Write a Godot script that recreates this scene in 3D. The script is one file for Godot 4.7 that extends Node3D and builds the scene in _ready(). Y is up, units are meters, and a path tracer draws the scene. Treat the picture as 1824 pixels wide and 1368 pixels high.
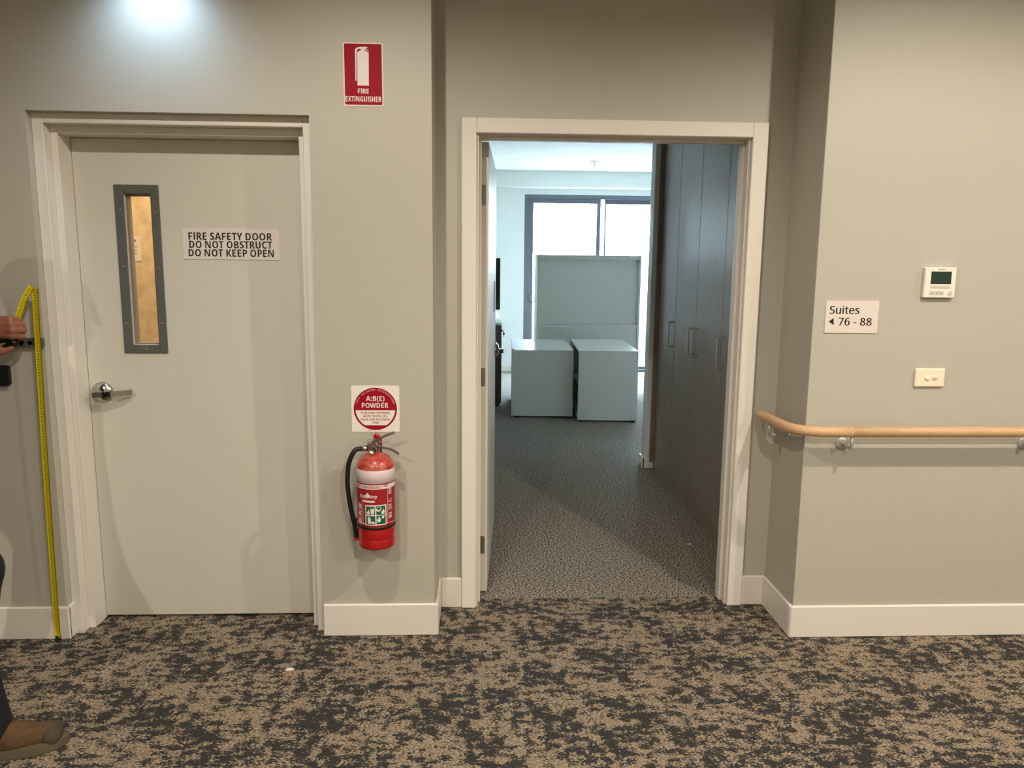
extends Node3D
# An aged-care corridor: a fire door, an extinguisher, an open suite door and a handrail. World: wall of the fire door in the plane z = 0, x to the right, corridor towards +z.

const ZR := -0.2566     # recessed wall round the suite doorway
const ZW := 0.0567      # wall on the right
const CEIL := 2.95
const SCEIL := 2.752   # suite ceiling
var mats := {}
var used := {}
var font_bold: SystemFont
var font_plain: SystemFont

func _ready():
	# ---------------------------------------------------------------- camera, sky, exposure
	var cam := Camera3D.new()
	cam.name = "camera"
	cam.transform = Transform3D(Basis(Vector3(0.999, 0.0099, 0.0427), Vector3(-0.0031, 0.9878, -0.1557), Vector3(-0.0437, 0.1554, 0.9869)).orthonormalized(), Vector3(0, 1.525, 3.0051))
	cam.fov = 53.07
	cam.near = 0.05
	add_child(cam)
	cam.current = true
	var we := WorldEnvironment.new()
	we.name = "world_environment"
	var env := Environment.new()
	env.background_mode = Environment.BG_SKY
	var sky := Sky.new()
	var psm := ProceduralSkyMaterial.new()
	psm.sky_top_color = Color(0.76, 0.87, 0.95)
	psm.sky_horizon_color = Color(0.86, 0.93, 0.97)
	psm.ground_bottom_color = Color(0.55, 0.60, 0.62)
	psm.ground_horizon_color = Color(0.62, 0.66, 0.68)
	psm.sky_energy_multiplier = 4.0
	psm.ground_energy_multiplier = 2.8
	sky.sky_material = psm
	env.sky = sky
	env.tonemap_mode = Environment.TONE_MAPPER_LINEAR
	env.tonemap_exposure = 1.82
	env.sdfgi_enabled = true
	env.ssao_enabled = true
	env.ssil_enabled = true
	we.environment = env
	add_child(we)
	font_bold = SystemFont.new()
	font_bold.font_names = PackedStringArray(["Droid Sans"])
	font_bold.font_weight = 700
	font_plain = SystemFont.new()
	font_plain.font_names = PackedStringArray(["Droid Sans"])
	# a row of warm downlights along the corridor (built outside the frame)
	var warm := Color(1.0, 0.955, 0.885)
	for q in [[-0.42, 1.47, 1.25, "in front of the fire extinguisher"], [1.80, 1.47, 1.65, "in front of the handrail"], [4.0, 1.47, 1.2, "at the right end of the corridor"], [-1.7, 3.8, 2.1, "behind the camera on the left"], [0.8, 3.8, 2.0, "right behind the camera"], [3.2, 3.8, 2.5, "behind the camera on the right"]]:
		downlight(Vector3(q[0], CEIL, q[1]), q[2] * 1.06, warm, 80.0, "round recessed ceiling downlight " + q[3])
	downlight(Vector3(-1.25, CEIL, -0.72), 1.9, Color(1.0, 0.94, 0.80), 80.0, "round recessed downlight in the lobby behind the fire door")
	emergency_light()
	materials()
	structure()
	fire_door()
	suite_door()
	signs()
	extinguisher()
	handrail()
	wall_fittings()
	suite_room()
	outside()
	tape_measure()
	person()
	scraps()

# ==================================================================== helpers
func numbered(called: String) -> String:
	if not used.has(called):
		used[called] = 0
		return called
	used[called] += 1
	return "%s_%03d" % [called, used[called]]

func thing(called, label, category, at = Vector3.ZERO, group = ""):
	var o := Node3D.new()
	o.name = numbered(called)
	add_child(o)
	o.position = at
	return tag(o, label, category, group)

func tag(o, label, category, group = ""):
	o.set_meta("label", label)
	o.set_meta("category", category)
	if group:
		o.set_meta("group", group)
	return o

func nst(smooth := false):
	var s := SurfaceTool.new()
	s.begin(Mesh.PRIMITIVE_TRIANGLES)
	s.set_smooth_group(0 if smooth else -1)
	return s

func obj(called: String, s: SurfaceTool, m, parent = null):
	s.generate_normals()
	var o := MeshInstance3D.new()
	o.mesh = s.commit()
	o.material_override = mats[m] if m is String else m
	if parent == null:
		o.name = numbered(called)
		add_child(o)
	else:
		o.name = called
		parent.add_child(o, true)
	return o

func struct(called, s, m, label = ""):
	var o = obj(called, s, m)
	o.set_meta("kind", "structure")
	if label:
		o.set_meta("label", label)
	return o

func tri(s, a, b, c, n):
	if (b - a).cross(c - a).dot(n) > 0:
		s.add_vertex(a); s.add_vertex(c); s.add_vertex(b)
	else:
		s.add_vertex(a); s.add_vertex(b); s.add_vertex(c)

func quad(s, a, b, c, d, n):
	tri(s, a, b, c, n)
	tri(s, a, c, d, n)

# a box with chamfered edges
func box(s, lo: Vector3, hi: Vector3, ch := 0.0, xf := Transform3D()):
	var ce := (lo + hi) / 2.0
	var h := (hi - lo) / 2.0
	ch = minf(ch, minf(h.x, minf(h.y, h.z)) * 0.9)
	for ax in 3:
		var u := (ax + 1) % 3
		var v := (ax + 2) % 3
		for sg in [-1.0, 1.0]:
			var p := []
			for k in [[-1, -1], [1, -1], [1, 1], [-1, 1]]:
				var q := Vector3()
				q[ax] = sg * h[ax]
				q[u] = k[0] * (h[u] - ch)
				q[v] = k[1] * (h[v] - ch)
				p.append(xf * (ce + q))
			var nn := Vector3()
			nn[ax] = sg
			quad(s, p[0], p[1], p[2], p[3], xf.basis * nn)
	if ch <= 0.0:
		return
	for ax in 3:
		var u := (ax + 1) % 3
		var v := (ax + 2) % 3
		for su in [-1.0, 1.0]:
			for sv in [-1.0, 1.0]:
				var p := []
				for k in [[-1, 0], [1, 0], [1, 1], [-1, 1]]:
					var q := Vector3()
					q[ax] = k[0] * (h[ax] - ch)
					q[u] = su * (h[u] - (ch if k[1] else 0.0))
					q[v] = sv * (h[v] - (0.0 if k[1] else ch))
					p.append(xf * (ce + q))
				var nn := Vector3()
				nn[u] = su
				nn[v] = sv
				quad(s, p[0], p[1], p[2], p[3], xf.basis * nn)
	for sx in [-1.0, 1.0]:
		for sy in [-1.0, 1.0]:
			for sz in [-1.0, 1.0]:
				var g := Vector3(sx, sy, sz)
				var p := []
				for ax in 3:
					var q := Vector3()
					for k in 3:
						q[k] = g[k] * (h[k] if k == ax else h[k] - ch)
					p.append(xf * (ce + q))
				tri(s, p[0], p[1], p[2], xf.basis * g)

func frame_of(d: Vector3, up := Vector3.UP) -> Basis:
	var z := d.normalized()
	var x := up.cross(z)
	if x.length() < 0.05:
		x = Vector3.RIGHT.cross(z)
	x = x.normalized()
	return Basis(x, z.cross(x), z)

# a tube along points; rx, ry the half sizes of its section; square corners when segs is 4
func tube(s, pts: Array, rx: float, ry := -1.0, segs := 14, up := Vector3.UP, taper := []):
	if ry < 0:
		ry = rx
	var rings := []
	for i in pts.size():
		var d: Vector3 = (pts[mini(i + 1, pts.size() - 1)] - pts[maxi(i - 1, 0)]).normalized()
		var b := frame_of(d, up)
		var ring := []
		var f: float = taper[i] if taper.size() else 1.0
		for k in segs:
			var a := TAU * (k + 0.5) / segs
			var c := cos(a)
			var e := sin(a)
			if segs == 4:
				c = signf(c)
				e = signf(e)
			ring.append(pts[i] + (b.x * c * rx + b.y * e * ry) * f)
		rings.append(ring)
	for i in pts.size() - 1:
		for k in segs:
			var j := (k + 1) % segs
			var mid: Vector3 = (pts[i] + pts[i + 1]) / 2.0
			quad(s, rings[i][k], rings[i][j], rings[i + 1][j], rings[i + 1][k], (rings[i][k] + rings[i + 1][j]) / 2.0 - mid)
	for e in [0, pts.size() - 1]:
		var n: Vector3 = pts[e] - pts[1 if e == 0 else e - 1]
		for k in segs:
			tri(s, pts[e], rings[e][k], rings[e][(k + 1) % segs], n)

# points along a polyline with its corners rounded by r
func rounded(pts: Array, r: float, steps := 6) -> Array:
	var out := [pts[0]]
	for i in range(1, pts.size() - 1):
		var a: Vector3 = (pts[i - 1] - pts[i])
		var b: Vector3 = (pts[i + 1] - pts[i])
		var k := minf(r, minf(a.length(), b.length()) * 0.49)
		var p0: Vector3 = pts[i] + a.normalized() * k
		var p1: Vector3 = pts[i] + b.normalized() * k
		for t in steps + 1:
			var f := float(t) / steps
			out.append(p0.lerp(pts[i], f).lerp(pts[i].lerp(p1, f), f))
	out.append(pts[-1])
	return out

# profile of (radius, height) turned round y, then placed by xf
func lathe(s, prof: Array, segs := 32, xf := Transform3D(), from := 0.0, to := TAU):
	for i in prof.size() - 1:
		var a: Vector2 = prof[i]
		var b: Vector2 = prof[i + 1]
		for k in segs:
			var t0 := from + (to - from) * k / segs
			var t1 := from + (to - from) * (k + 1) / segs
			var e := (b - a)
			var n2 := Vector2(e.y, -e.x)
			var tm := (t0 + t1) / 2.0
			var n := Vector3(n2.x * cos(tm), n2.y, n2.x * sin(tm))
			quad(s, xf * Vector3(a.x * cos(t0), a.y, a.x * sin(t0)), xf * Vector3(a.x * cos(t1), a.y, a.x * sin(t1)), xf * Vector3(b.x * cos(t1), b.y, b.x * sin(t1)), xf * Vector3(b.x * cos(t0), b.y, b.x * sin(t0)), xf.basis * n)

# a polygon in x,y with thickness along z (z0 back, z1 front)
func prism(s, poly: PackedVector2Array, z0: float, z1: float, xf := Transform3D()):
	var idx := Geometry2D.triangulate_polygon(poly)
	for i in range(0, idx.size(), 3):
		for z in [z0, z1]:
			var p := []
			for k in 3:
				p.append(xf * Vector3(poly[idx[i + k]].x, poly[idx[i + k]].y, z))
			tri(s, p[0], p[1], p[2], xf.basis * Vector3(0, 0, 1 if z == z1 else -1))
	var cw := Geometry2D.is_polygon_clockwise(poly)
	for i in poly.size():
		var a := poly[i]
		var b := poly[(i + 1) % poly.size()]
		var e := b - a
		var n := Vector2(e.y, -e.x) * (-1.0 if cw else 1.0)
		# is_polygon_clockwise takes y as down, so the sense is turned round once more
		quad(s, xf * Vector3(a.x, a.y, z0), xf * Vector3(b.x, b.y, z0), xf * Vector3(b.x, b.y, z1), xf * Vector3(a.x, a.y, z1), xf.basis * Vector3(n.x, n.y, 0) * (1.0 if cw else 1.0))

func rrect(x0, y0, x1, y1, r, steps := 5) -> PackedVector2Array:
	var p := PackedVector2Array()
	for c in [[x1 - r, y1 - r, 0.0], [x0 + r, y1 - r, PI / 2], [x0 + r, y0 + r, PI], [x1 - r, y0 + r, PI * 1.5]]:
		for k in steps + 1:
			var a: float = c[2] + PI / 2 * k / steps
			p.append(Vector2(c[0] + cos(a) * r, c[1] + sin(a) * r))
	return p

func disc(x, y, r, steps := 40, a0 := 0.0, a1 := TAU) -> PackedVector2Array:
	var p := PackedVector2Array()
	for k in steps:
		var a: float = a0 + (a1 - a0) * k / (steps if a1 - a0 > 6.2 else steps - 1)
		p.append(Vector2(x + cos(a) * r, y + sin(a) * r))
	return p

# lettering: the triangles of a TextMesh squeezed into the rectangle (x0, y0)-(x1, y1), z from z0 to z1, laid on the extinguisher when curved
func text(s, words: String, x0: float, y0: float, x1: float, y1: float, z0: float, z1: float, bold := true, xf := Transform3D(), curved := false):
	if words == words.to_upper() and words.contains("I"):
		words = words.replace("I", "l")      # a plain bar, as in the photographed lettering
		y1 += (y1 - y0) * 0.06
	var tm := TextMesh.new()
	tm.font = font_bold if bold else font_plain
	tm.font_size = 48
	tm.pixel_size = 0.01
	tm.curve_step = 1.5
	tm.depth = 0.1
	tm.text = words
	var arr := tm.get_mesh_arrays()
	var v: PackedVector3Array = arr[Mesh.ARRAY_VERTEX]
	var ix: PackedInt32Array = arr[Mesh.ARRAY_INDEX]
	var lo := Vector3(1e9, 1e9, 1e9)
	var hi := -lo
	for p in v:
		lo = lo.min(p)
		hi = hi.max(p)
	var q := PackedVector3Array()
	for p in v:
		var t := (p - lo) / (hi - lo)
		var w := Vector3(lerpf(x0, x1, t.x), lerpf(y0, y1, t.y), lerpf(z0, z1, t.z))
		q.append(on_can(w) if curved else xf * w)
	if ix.size():
		for k in ix:
			s.add_vertex(q[k])
	else:
		for p in q:
			s.add_vertex(p)

# the surface of joined tapered capsules, as surface nets. bones: [a, b, radius at a, radius at b]
func net(s, bones: Array, cell: float, k: float):
	var lo := Vector3(1e9, 1e9, 1e9)
	var hi := -lo
	for b in bones:
		var r := maxf(b[2], b[3]) + k + cell * 2.0
		lo = lo.min(b[0] - Vector3.ONE * r).min(b[1] - Vector3.ONE * r)
		hi = hi.max(b[0] + Vector3.ONE * r).max(b[1] + Vector3.ONE * r)
	var nx := int((hi.x - lo.x) / cell) + 2
	var ny := int((hi.y - lo.y) / cell) + 2
	var nz := int((hi.z - lo.z) / cell) + 2
	var f := PackedFloat32Array()
	f.resize(nx * ny * nz)
	f.fill(1.0)
	for b in bones:
		var a: Vector3 = b[0]
		var ab: Vector3 = b[1] - a
		var ll := maxf(ab.length_squared(), 1e-9)
		var r := maxf(b[2], b[3]) + k + cell * 1.5
		var b0 := ((a.min(b[1]) - Vector3.ONE * r - lo) / cell).floor()
		var b1 := ((a.max(b[1]) + Vector3.ONE * r - lo) / cell).ceil()
		for z in range(maxi(0, int(b0.z)), mini(nz, int(b1.z) + 1)):
			for y in range(maxi(0, int(b0.y)), mini(ny, int(b1.y) + 1)):
				var row := (z * ny + y) * nx
				for x in range(maxi(0, int(b0.x)), mini(nx, int(b1.x) + 1)):
					var p := lo + Vector3(x, y, z) * cell - a
					var t := clampf(p.dot(ab) / ll, 0.0, 1.0)
					var d := (p - ab * t).length() - lerpf(b[2], b[3], t)
					var o := f[row + x]
					var h := maxf(k - absf(d - o), 0.0)
					f[row + x] = minf(d, o) - h * h / (4.0 * k)
	var at := {}
	var cn := [Vector3i(0, 0, 0), Vector3i(1, 0, 0), Vector3i(0, 1, 0), Vector3i(1, 1, 0), Vector3i(0, 0, 1), Vector3i(1, 0, 1), Vector3i(0, 1, 1), Vector3i(1, 1, 1)]
	var ed := [[0, 1], [2, 3], [4, 5], [6, 7], [0, 2], [1, 3], [4, 6], [5, 7], [0, 4], [1, 5], [2, 6], [3, 7]]
	for z in nz - 1:
		for y in ny - 1:
			var row := (z * ny + y) * nx
			for x in nx - 1:
				var i := row + x
				var m := int(f[i] < 0) + int(f[i + 1] < 0) + int(f[i + nx] < 0) + int(f[i + nx + 1] < 0)
				var i2 := i + nx * ny
				m += int(f[i2] < 0) + int(f[i2 + 1] < 0) + int(f[i2 + nx] < 0) + int(f[i2 + nx + 1] < 0)
				if m == 0 or m == 8:
					continue
				var vals := [f[i], f[i + 1], f[i + nx], f[i + nx + 1], f[i2], f[i2 + 1], f[i2 + nx], f[i2 + nx + 1]]
				var sum := Vector3()
				var c := 0
				for e in ed:
					var u: float = vals[e[0]]
					var w: float = vals[e[1]]
					if (u < 0) != (w < 0):
						sum += Vector3(cn[e[0]]).lerp(Vector3(cn[e[1]]), u / (u - w))
						c += 1
				at[i] = lo + (Vector3(x, y, z) + sum / c) * cell
	var st := [1, nx, nx * ny]
	for i in at.keys():
		for ax in 3:
			var j: int = i + st[ax]
			if (f[i] < 0) == (f[j] < 0):
				continue
			var u: int = st[(ax + 1) % 3]
			var w: int = st[(ax + 2) % 3]
			if not (at.has(i - u) and at.has(i - w) and at.has(i - u - w)):
				continue
			var n := Vector3()
			n[ax] = 1.0 if f[i] < 0 else -1.0
			quad(s, at[i], at[i - u], at[i - u - w], at[i - w], n)

# ==================================================================== materials
func mat(key: String, c: Color, rough := 0.6, metal := 0.0) -> StandardMaterial3D:
	var m := StandardMaterial3D.new()
	m.resource_name = key
	m.albedo_color = c
	m.roughness = rough
	m.metallic = metal
	mats[key] = m
	return m

func noise_tex(freq: float, seed_: int, oct := 3, size := 512, ramp = null):
	var t := NoiseTexture2D.new()
	t.width = size
	t.height = size
	t.seamless = true
	var fn := FastNoiseLite.new()
	fn.seed = seed_
	fn.frequency = freq
	fn.fractal_octaves = oct
	t.noise = fn
	if ramp:
		var g := Gradient.new()
		g.offsets = PackedFloat32Array(ramp[0])
		g.colors = PackedColorArray(ramp[1])
		t.color_ramp = g
	return t

func tri_map(m: StandardMaterial3D, sc: Vector3):
	m.uv1_triplanar = true
	m.uv1_world_triplanar = true
	m.uv1_scale = sc

func noise_bytes(w: int, h: int, full: int, freq: float, seed_: int, oct: int) -> PackedByteArray:
	var fn := FastNoiseLite.new()
	fn.noise_type = FastNoiseLite.TYPE_SIMPLEX_SMOOTH
	fn.seed = seed_
	fn.frequency = freq
	fn.fractal_octaves = oct
	var im := fn.get_seamless_image(w, h, false, false, 0.12, true)
	im.convert(Image.FORMAT_L8)
	if w != full or h != full:
		im.resize(full, full, Image.INTERPOLATE_CUBIC)
	return im.get_data()

func carpet_image() -> Image:
	# dark islands on beige pile, drawn out along x; three scales laid over each other
	var n := 2048
	var a := noise_bytes(1100, 2048, n, 0.034, 5, 5)
	var b := noise_bytes(1365, 2048, n, 0.0065, 11, 3)
	var c := noise_bytes(1365, 2048, n, 0.15, 23, 2)
	var e := noise_bytes(2048, 700, n, 0.030, 47, 3)
	var d := noise_bytes(1024, 1024, n, 0.25, 31, 1)
	var out := PackedByteArray()
	out.resize(n * n * 3)
	var dark := Color(0.175, 0.168, 0.160)
	var light := Color(0.545, 0.485, 0.410)
	for i in n * n:
		var v := (a[i] - 128.0) * 0.62 + (b[i] - 128.0) * 0.36 + (c[i] - 128.0) * 0.50 + (e[i] - 128.0) * 0.30 + 1.0
		var t := clampf(v / 34.0 + 0.5, 0.0, 1.0)
		t = t * t * (3.0 - 2.0 * t)
		var g := 1.0 + (d[i] - 128.0) * 0.0022 + (c[i] - 128.0) * 0.0008
		out[i * 3] = clampi(int(lerpf(dark.r, light.r, t) * g * 255.0), 0, 255)
		out[i * 3 + 1] = clampi(int(lerpf(dark.g, light.g, t) * g * 255.0), 0, 255)
		out[i * 3 + 2] = clampi(int(lerpf(dark.b, light.b, t) * g * 255.0), 0, 255)
	return Image.create_from_data(n, n, false, Image.FORMAT_RGB8, out)

func materials():
	var m = mat("wall_paint", Color(0.715, 0.698, 0.650), 0.52)
	m.heightmap_enabled = true
	m.heightmap_texture = noise_tex(0.35, 3, 2, 256)
	m.heightmap_scale = 0.02
	tri_map(m, Vector3(4, 4, 4))
	mat("trim_paint", Color(0.885, 0.860, 0.825), 0.38)
	mat("door_paint", Color(0.805, 0.790, 0.745), 0.42)
	mat("ceiling_paint", Color(0.88, 0.88, 0.86), 0.8)
	mat("suite_paint", Color(0.86, 0.87, 0.86), 0.6)
	m = mat("carpet", Color.WHITE, 0.95)
	m.albedo_texture = ImageTexture.create_from_image(carpet_image())
	m.heightmap_enabled = true
	m.heightmap_texture = noise_tex(0.22, 8, 3, 512)
	m.heightmap_scale = 0.25
	tri_map(m, Vector3(0.36, 0.36, 0.36))
	m.uv1_offset = Vector3(0.31, 0.2, 0.13)
	m = mat("suite_carpet", Color(0.68, 0.645, 0.595), 0.95)
	m.albedo_texture = noise_tex(0.085, 14, 4, 1024, [[0.0, 0.36, 0.5, 0.64, 1.0], [Color(0.25, 0.25, 0.25), Color(0.42, 0.42, 0.42), Color(0.70, 0.70, 0.69), Color(1, 0.99, 0.97), Color(1, 1, 1)]])
	m.heightmap_enabled = true
	m.heightmap_texture = noise_tex(0.2, 9, 2, 512)
	m.heightmap_scale = 0.3
	tri_map(m, Vector3(0.9, 0.9, 0.9))
	m = mat("wood", Color(0.90, 0.87, 0.84), 0.45)
	m.albedo_texture = noise_tex(0.02, 21, 4, 512, [[0.0, 0.45, 0.6, 1.0], [Color(0.80, 0.66, 0.50), Color(0.87, 0.74, 0.57), Color(0.90, 0.78, 0.62), Color(0.82, 0.68, 0.52)]])
	tri_map(m, Vector3(0.8, 9, 9))
	m = mat("wood_pale", Color(0.93, 0.88, 0.86), 0.5)
	m.albedo_texture = mats["wood"].albedo_texture
	tri_map(m, Vector3(5, 9, 2))
	m = mat("laminate", Color(0.54, 0.495, 0.45), 0.34)
	m.albedo_texture = noise_tex(0.03, 41, 4, 512, [[0.0, 0.4, 0.6, 1.0], [Color(0.80, 0.80, 0.80), Color(0.93, 0.93, 0.93), Color(1, 1, 1), Color(0.86, 0.86, 0.86)]])
	tri_map(m, Vector3(7, 0.5, 7))
	m = mat("dark_laminate", Color(0.34, 0.32, 0.30), 0.35)
	m.albedo_texture = mats["laminate"].albedo_texture
	tri_map(m, Vector3(7, 0.5, 7))
	mat("melamine", Color(0.83, 0.83, 0.80), 0.35)
	mat("melamine_edge", Color(0.50, 0.50, 0.48), 0.5)
	mat("screw_hole", Color(0.25, 0.25, 0.24), 0.7)
	mat("black_plastic", Color(0.035, 0.035, 0.04), 0.4)
	mat("rubber", Color(0.04, 0.04, 0.045), 0.5)
	mat("screen_glass", Color(0.02, 0.022, 0.028), 0.12)
	mat("chrome", Color(0.74, 0.73, 0.71), 0.13, 1.0)
	mat("steel", Color(0.62, 0.60, 0.57), 0.3, 1.0)
	mat("satin_steel", Color(0.74, 0.73, 0.71), 0.42, 0.6)
	mat("dark_steel", Color(0.36, 0.35, 0.34), 0.32, 0.9)
	mat("grey_metal", Color(0.345, 0.350, 0.335), 0.5, 0.0)
	mat("bar_metal", Color(0.42, 0.42, 0.40), 0.4, 0.5)
	mat("bead", Color(0.48, 0.43, 0.38), 0.5)
	mat("alu_frame", Color(0.40, 0.42, 0.46), 0.4, 0.2)
	mat("sign_white", Color(0.87, 0.83, 0.80), 0.4)
	mat("plate_white", Color(0.92, 0.90, 0.86), 0.3)
	mat("cream_plastic", Color(0.93, 0.89, 0.80), 0.32)
	mat("button_grey", Color(0.80, 0.77, 0.71), 0.4)
	mat("sign_red", Color(0.60, 0.045, 0.125), 0.6).metallic_specular = 0.3
	mat("print_black", Color(0.045, 0.042, 0.05), 0.5)
	mat("print_grey", Color(0.42, 0.41, 0.39), 0.5)
	mat("print_white", Color(0.90, 0.86, 0.85), 0.5)
	mat("print_red", Color(0.60, 0.08, 0.13), 0.5)
	mat("print_green", Color(0.03, 0.36, 0.22), 0.45)
	mat("lcd", Color(0.14, 0.22, 0.19), 0.2)
	m = mat("red_enamel", Color(0.66, 0.05, 0.075), 0.28)
	m.clearcoat_enabled = true
	m.clearcoat = 0.6
	m.clearcoat_roughness = 0.15
	m = mat("dusty_red", Color(1, 1, 1), 0.42)
	m.albedo_texture = noise_tex(0.012, 77, 4, 512, [[0.0, 0.42, 0.52, 1.0], [Color(0.64, 0.05, 0.07), Color(0.68, 0.12, 0.12), Color(0.72, 0.33, 0.27), Color(0.74, 0.42, 0.34)]])
	tri_map(m, Vector3(5, 7, 5))
	m.clearcoat_enabled = true
	m.clearcoat = 0.5
	m.clearcoat_roughness = 0.2
	mat("band_white", Color(0.83, 0.76, 0.77), 0.45)
	m = mat("tan_board", Color(0.86, 0.77, 0.61), 0.7)
	m.albedo_texture = noise_tex(0.012, 52, 4, 512, [[0.0, 0.45, 0.6, 1.0], [Color(0.86, 0.84, 0.80), Color(0.96, 0.95, 0.94), Color(1, 1, 1), Color(0.90, 0.88, 0.85)]])
	tri_map(m, Vector3(1.3, 1.3, 1.3))
	m = mat("window_glass", Color(1, 1, 1, 0.04), 0.02)
	m.transparency = BaseMaterial3D.TRANSPARENCY_ALPHA
	mat("slab", Color(0.80, 0.80, 0.78), 0.8)
	mat("rail_metal", Color(0.46, 0.48, 0.52), 0.5, 0.2)
	m = mat("tape_yellow", Color.WHITE, 0.4)
	m.albedo_texture = ImageTexture.create_from_image(tape_image())
	mat("skin", Color(0.58, 0.37, 0.295), 0.55).subsurf_scatter_enabled = true
	mats["skin"].subsurf_scatter_strength = 0.08
	m = mat("denim", Color(0.055, 0.065, 0.095), 0.9)
	m.heightmap_enabled = true
	m.heightmap_texture = noise_tex(0.3, 61, 2, 256)
	m.heightmap_scale = 0.08
	tri_map(m, Vector3(6, 6, 6))
	mat("jumper", Color(0.12, 0.13, 0.15), 0.9)
	mat("hair", Color(0.10, 0.07, 0.05), 0.7)
	m = mat("suede", Color(0.37, 0.27, 0.175), 0.9)
	m.albedo_texture = noise_tex(0.03, 66, 3, 256, [[0.0, 0.5, 1.0], [Color(0.72, 0.70, 0.68), Color(0.95, 0.94, 0.92), Color(1, 1, 1)]])
	tri_map(m, Vector3(5, 5, 5))
	mat("shoe_sole", Color(0.36, 0.33, 0.27), 0.8)
	mat("shoe_toe", Color(0.27, 0.235, 0.19), 0.85)
	mat("paper", Color(0.9, 0.88, 0.84), 0.8)

func tape_image() -> Image:
	# 10 cm of blade: millimetre and centimetre marks along one edge
	var im := Image.create(32, 512, false, Image.FORMAT_RGB8)
	im.fill(Color(0.83, 0.76, 0.05))
	for k in 100:
		var len := 6
		if k % 10 == 0:
			len = 15
		elif k % 5 == 0:
			len = 10
		im.fill_rect(Rect2i(32 - len, int(k * 5.12), len, 3 if k % 10 == 0 else 2), Color(0.10, 0.09, 0.04))
	im.fill_rect(Rect2i(0, 0, 32, 3), Color(0.10, 0.09, 0.04))
	for k in 10:
		var col := Color(0.72, 0.16, 0.08) if k == 0 else Color(0.16, 0.14, 0.04)
		im.fill_rect(Rect2i(6, int(k * 51.2) + 14, 9, 7), col)
		im.fill_rect(Rect2i(6, int(k * 51.2) + 24, 9, 6), col)
	return im

# ==================================================================== lamps
func downlight(at: Vector3, energy: float, c: Color, cone: float, label: String):
	var o = thing("ceiling_downlight", label, "ceiling light", at)
	if not mats.has("lamp_rim"):
		mat("lamp_rim", Color(0.85, 0.85, 0.83), 0.4)
	var s = nst()
	lathe(s, [Vector2(0.072, 0.0), Vector2(0.072, -0.006), Vector2(0.052, -0.012), Vector2(0.048, 0.0)], 32)
	obj("rim", s, "lamp_rim", o)
	var g := StandardMaterial3D.new()
	g.resource_name = "lamp_glow"
	g.albedo_color = Color(0.9, 0.9, 0.9)
	g.emission_enabled = true
	g.emission = c
	g.emission_energy_multiplier = 3.0
	s = nst()
	lathe(s, [Vector2(0.048, -0.001), Vector2(0.048, -0.004), Vector2(0.0, -0.005)], 32)
	obj("diffuser", s, g, o)
	var l := SpotLight3D.new()
	l.name = "downlight_lamp"
	l.position = Vector3(0, -0.03, 0)
	l.rotation_degrees.x = -90
	l.light_color = c
	l.light_energy = energy
	l.light_size = 0.03
	l.spot_range = 14.0
	l.spot_angle = cone
	l.spot_angle_attenuation = 0.45
	l.spot_attenuation = 2.0
	l.shadow_enabled = true
	o.add_child(l)

func emergency_light():
	var o = thing("emergency_light", "small white emergency light fitting on the wall above the fire door", "light", Vector3(-1.17, 2.60, 0.0))
	var s = nst()
	box(s, Vector3(-0.16, -0.03, 0.0), Vector3(0.16, 0.04, 0.05), 0.006)
	obj("housing", s, "lamp_rim", o)
	var g := StandardMaterial3D.new()
	g.resource_name = "cool_glow"
	g.albedo_color = Color(0.9, 0.9, 0.9)
	g.emission_enabled = true
	g.emission = Color(0.80, 0.92, 1.0)
	g.emission_energy_multiplier = 2.0
	s = nst()
	box(s, Vector3(-0.14, -0.034, 0.008), Vector3(0.14, -0.0302, 0.044), 0.001)
	obj("diffuser", s, g, o)
	var l := SpotLight3D.new()
	l.name = "emergency_lamp"
	l.position = Vector3(0.0, -0.045, 0.17)
	l.rotation_degrees = Vector3(-58, 0, 0)
	l.light_color = Color(0.74, 0.87, 1.0)
	l.light_energy = 0.165
	l.light_size = 0.07
	l.spot_range = 10.0
	l.spot_angle = 62.0
	l.spot_angle_attenuation = 1.0
	l.spot_attenuation = 2.0
	l.shadow_enabled = true
	o.add_child(l)

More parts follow.
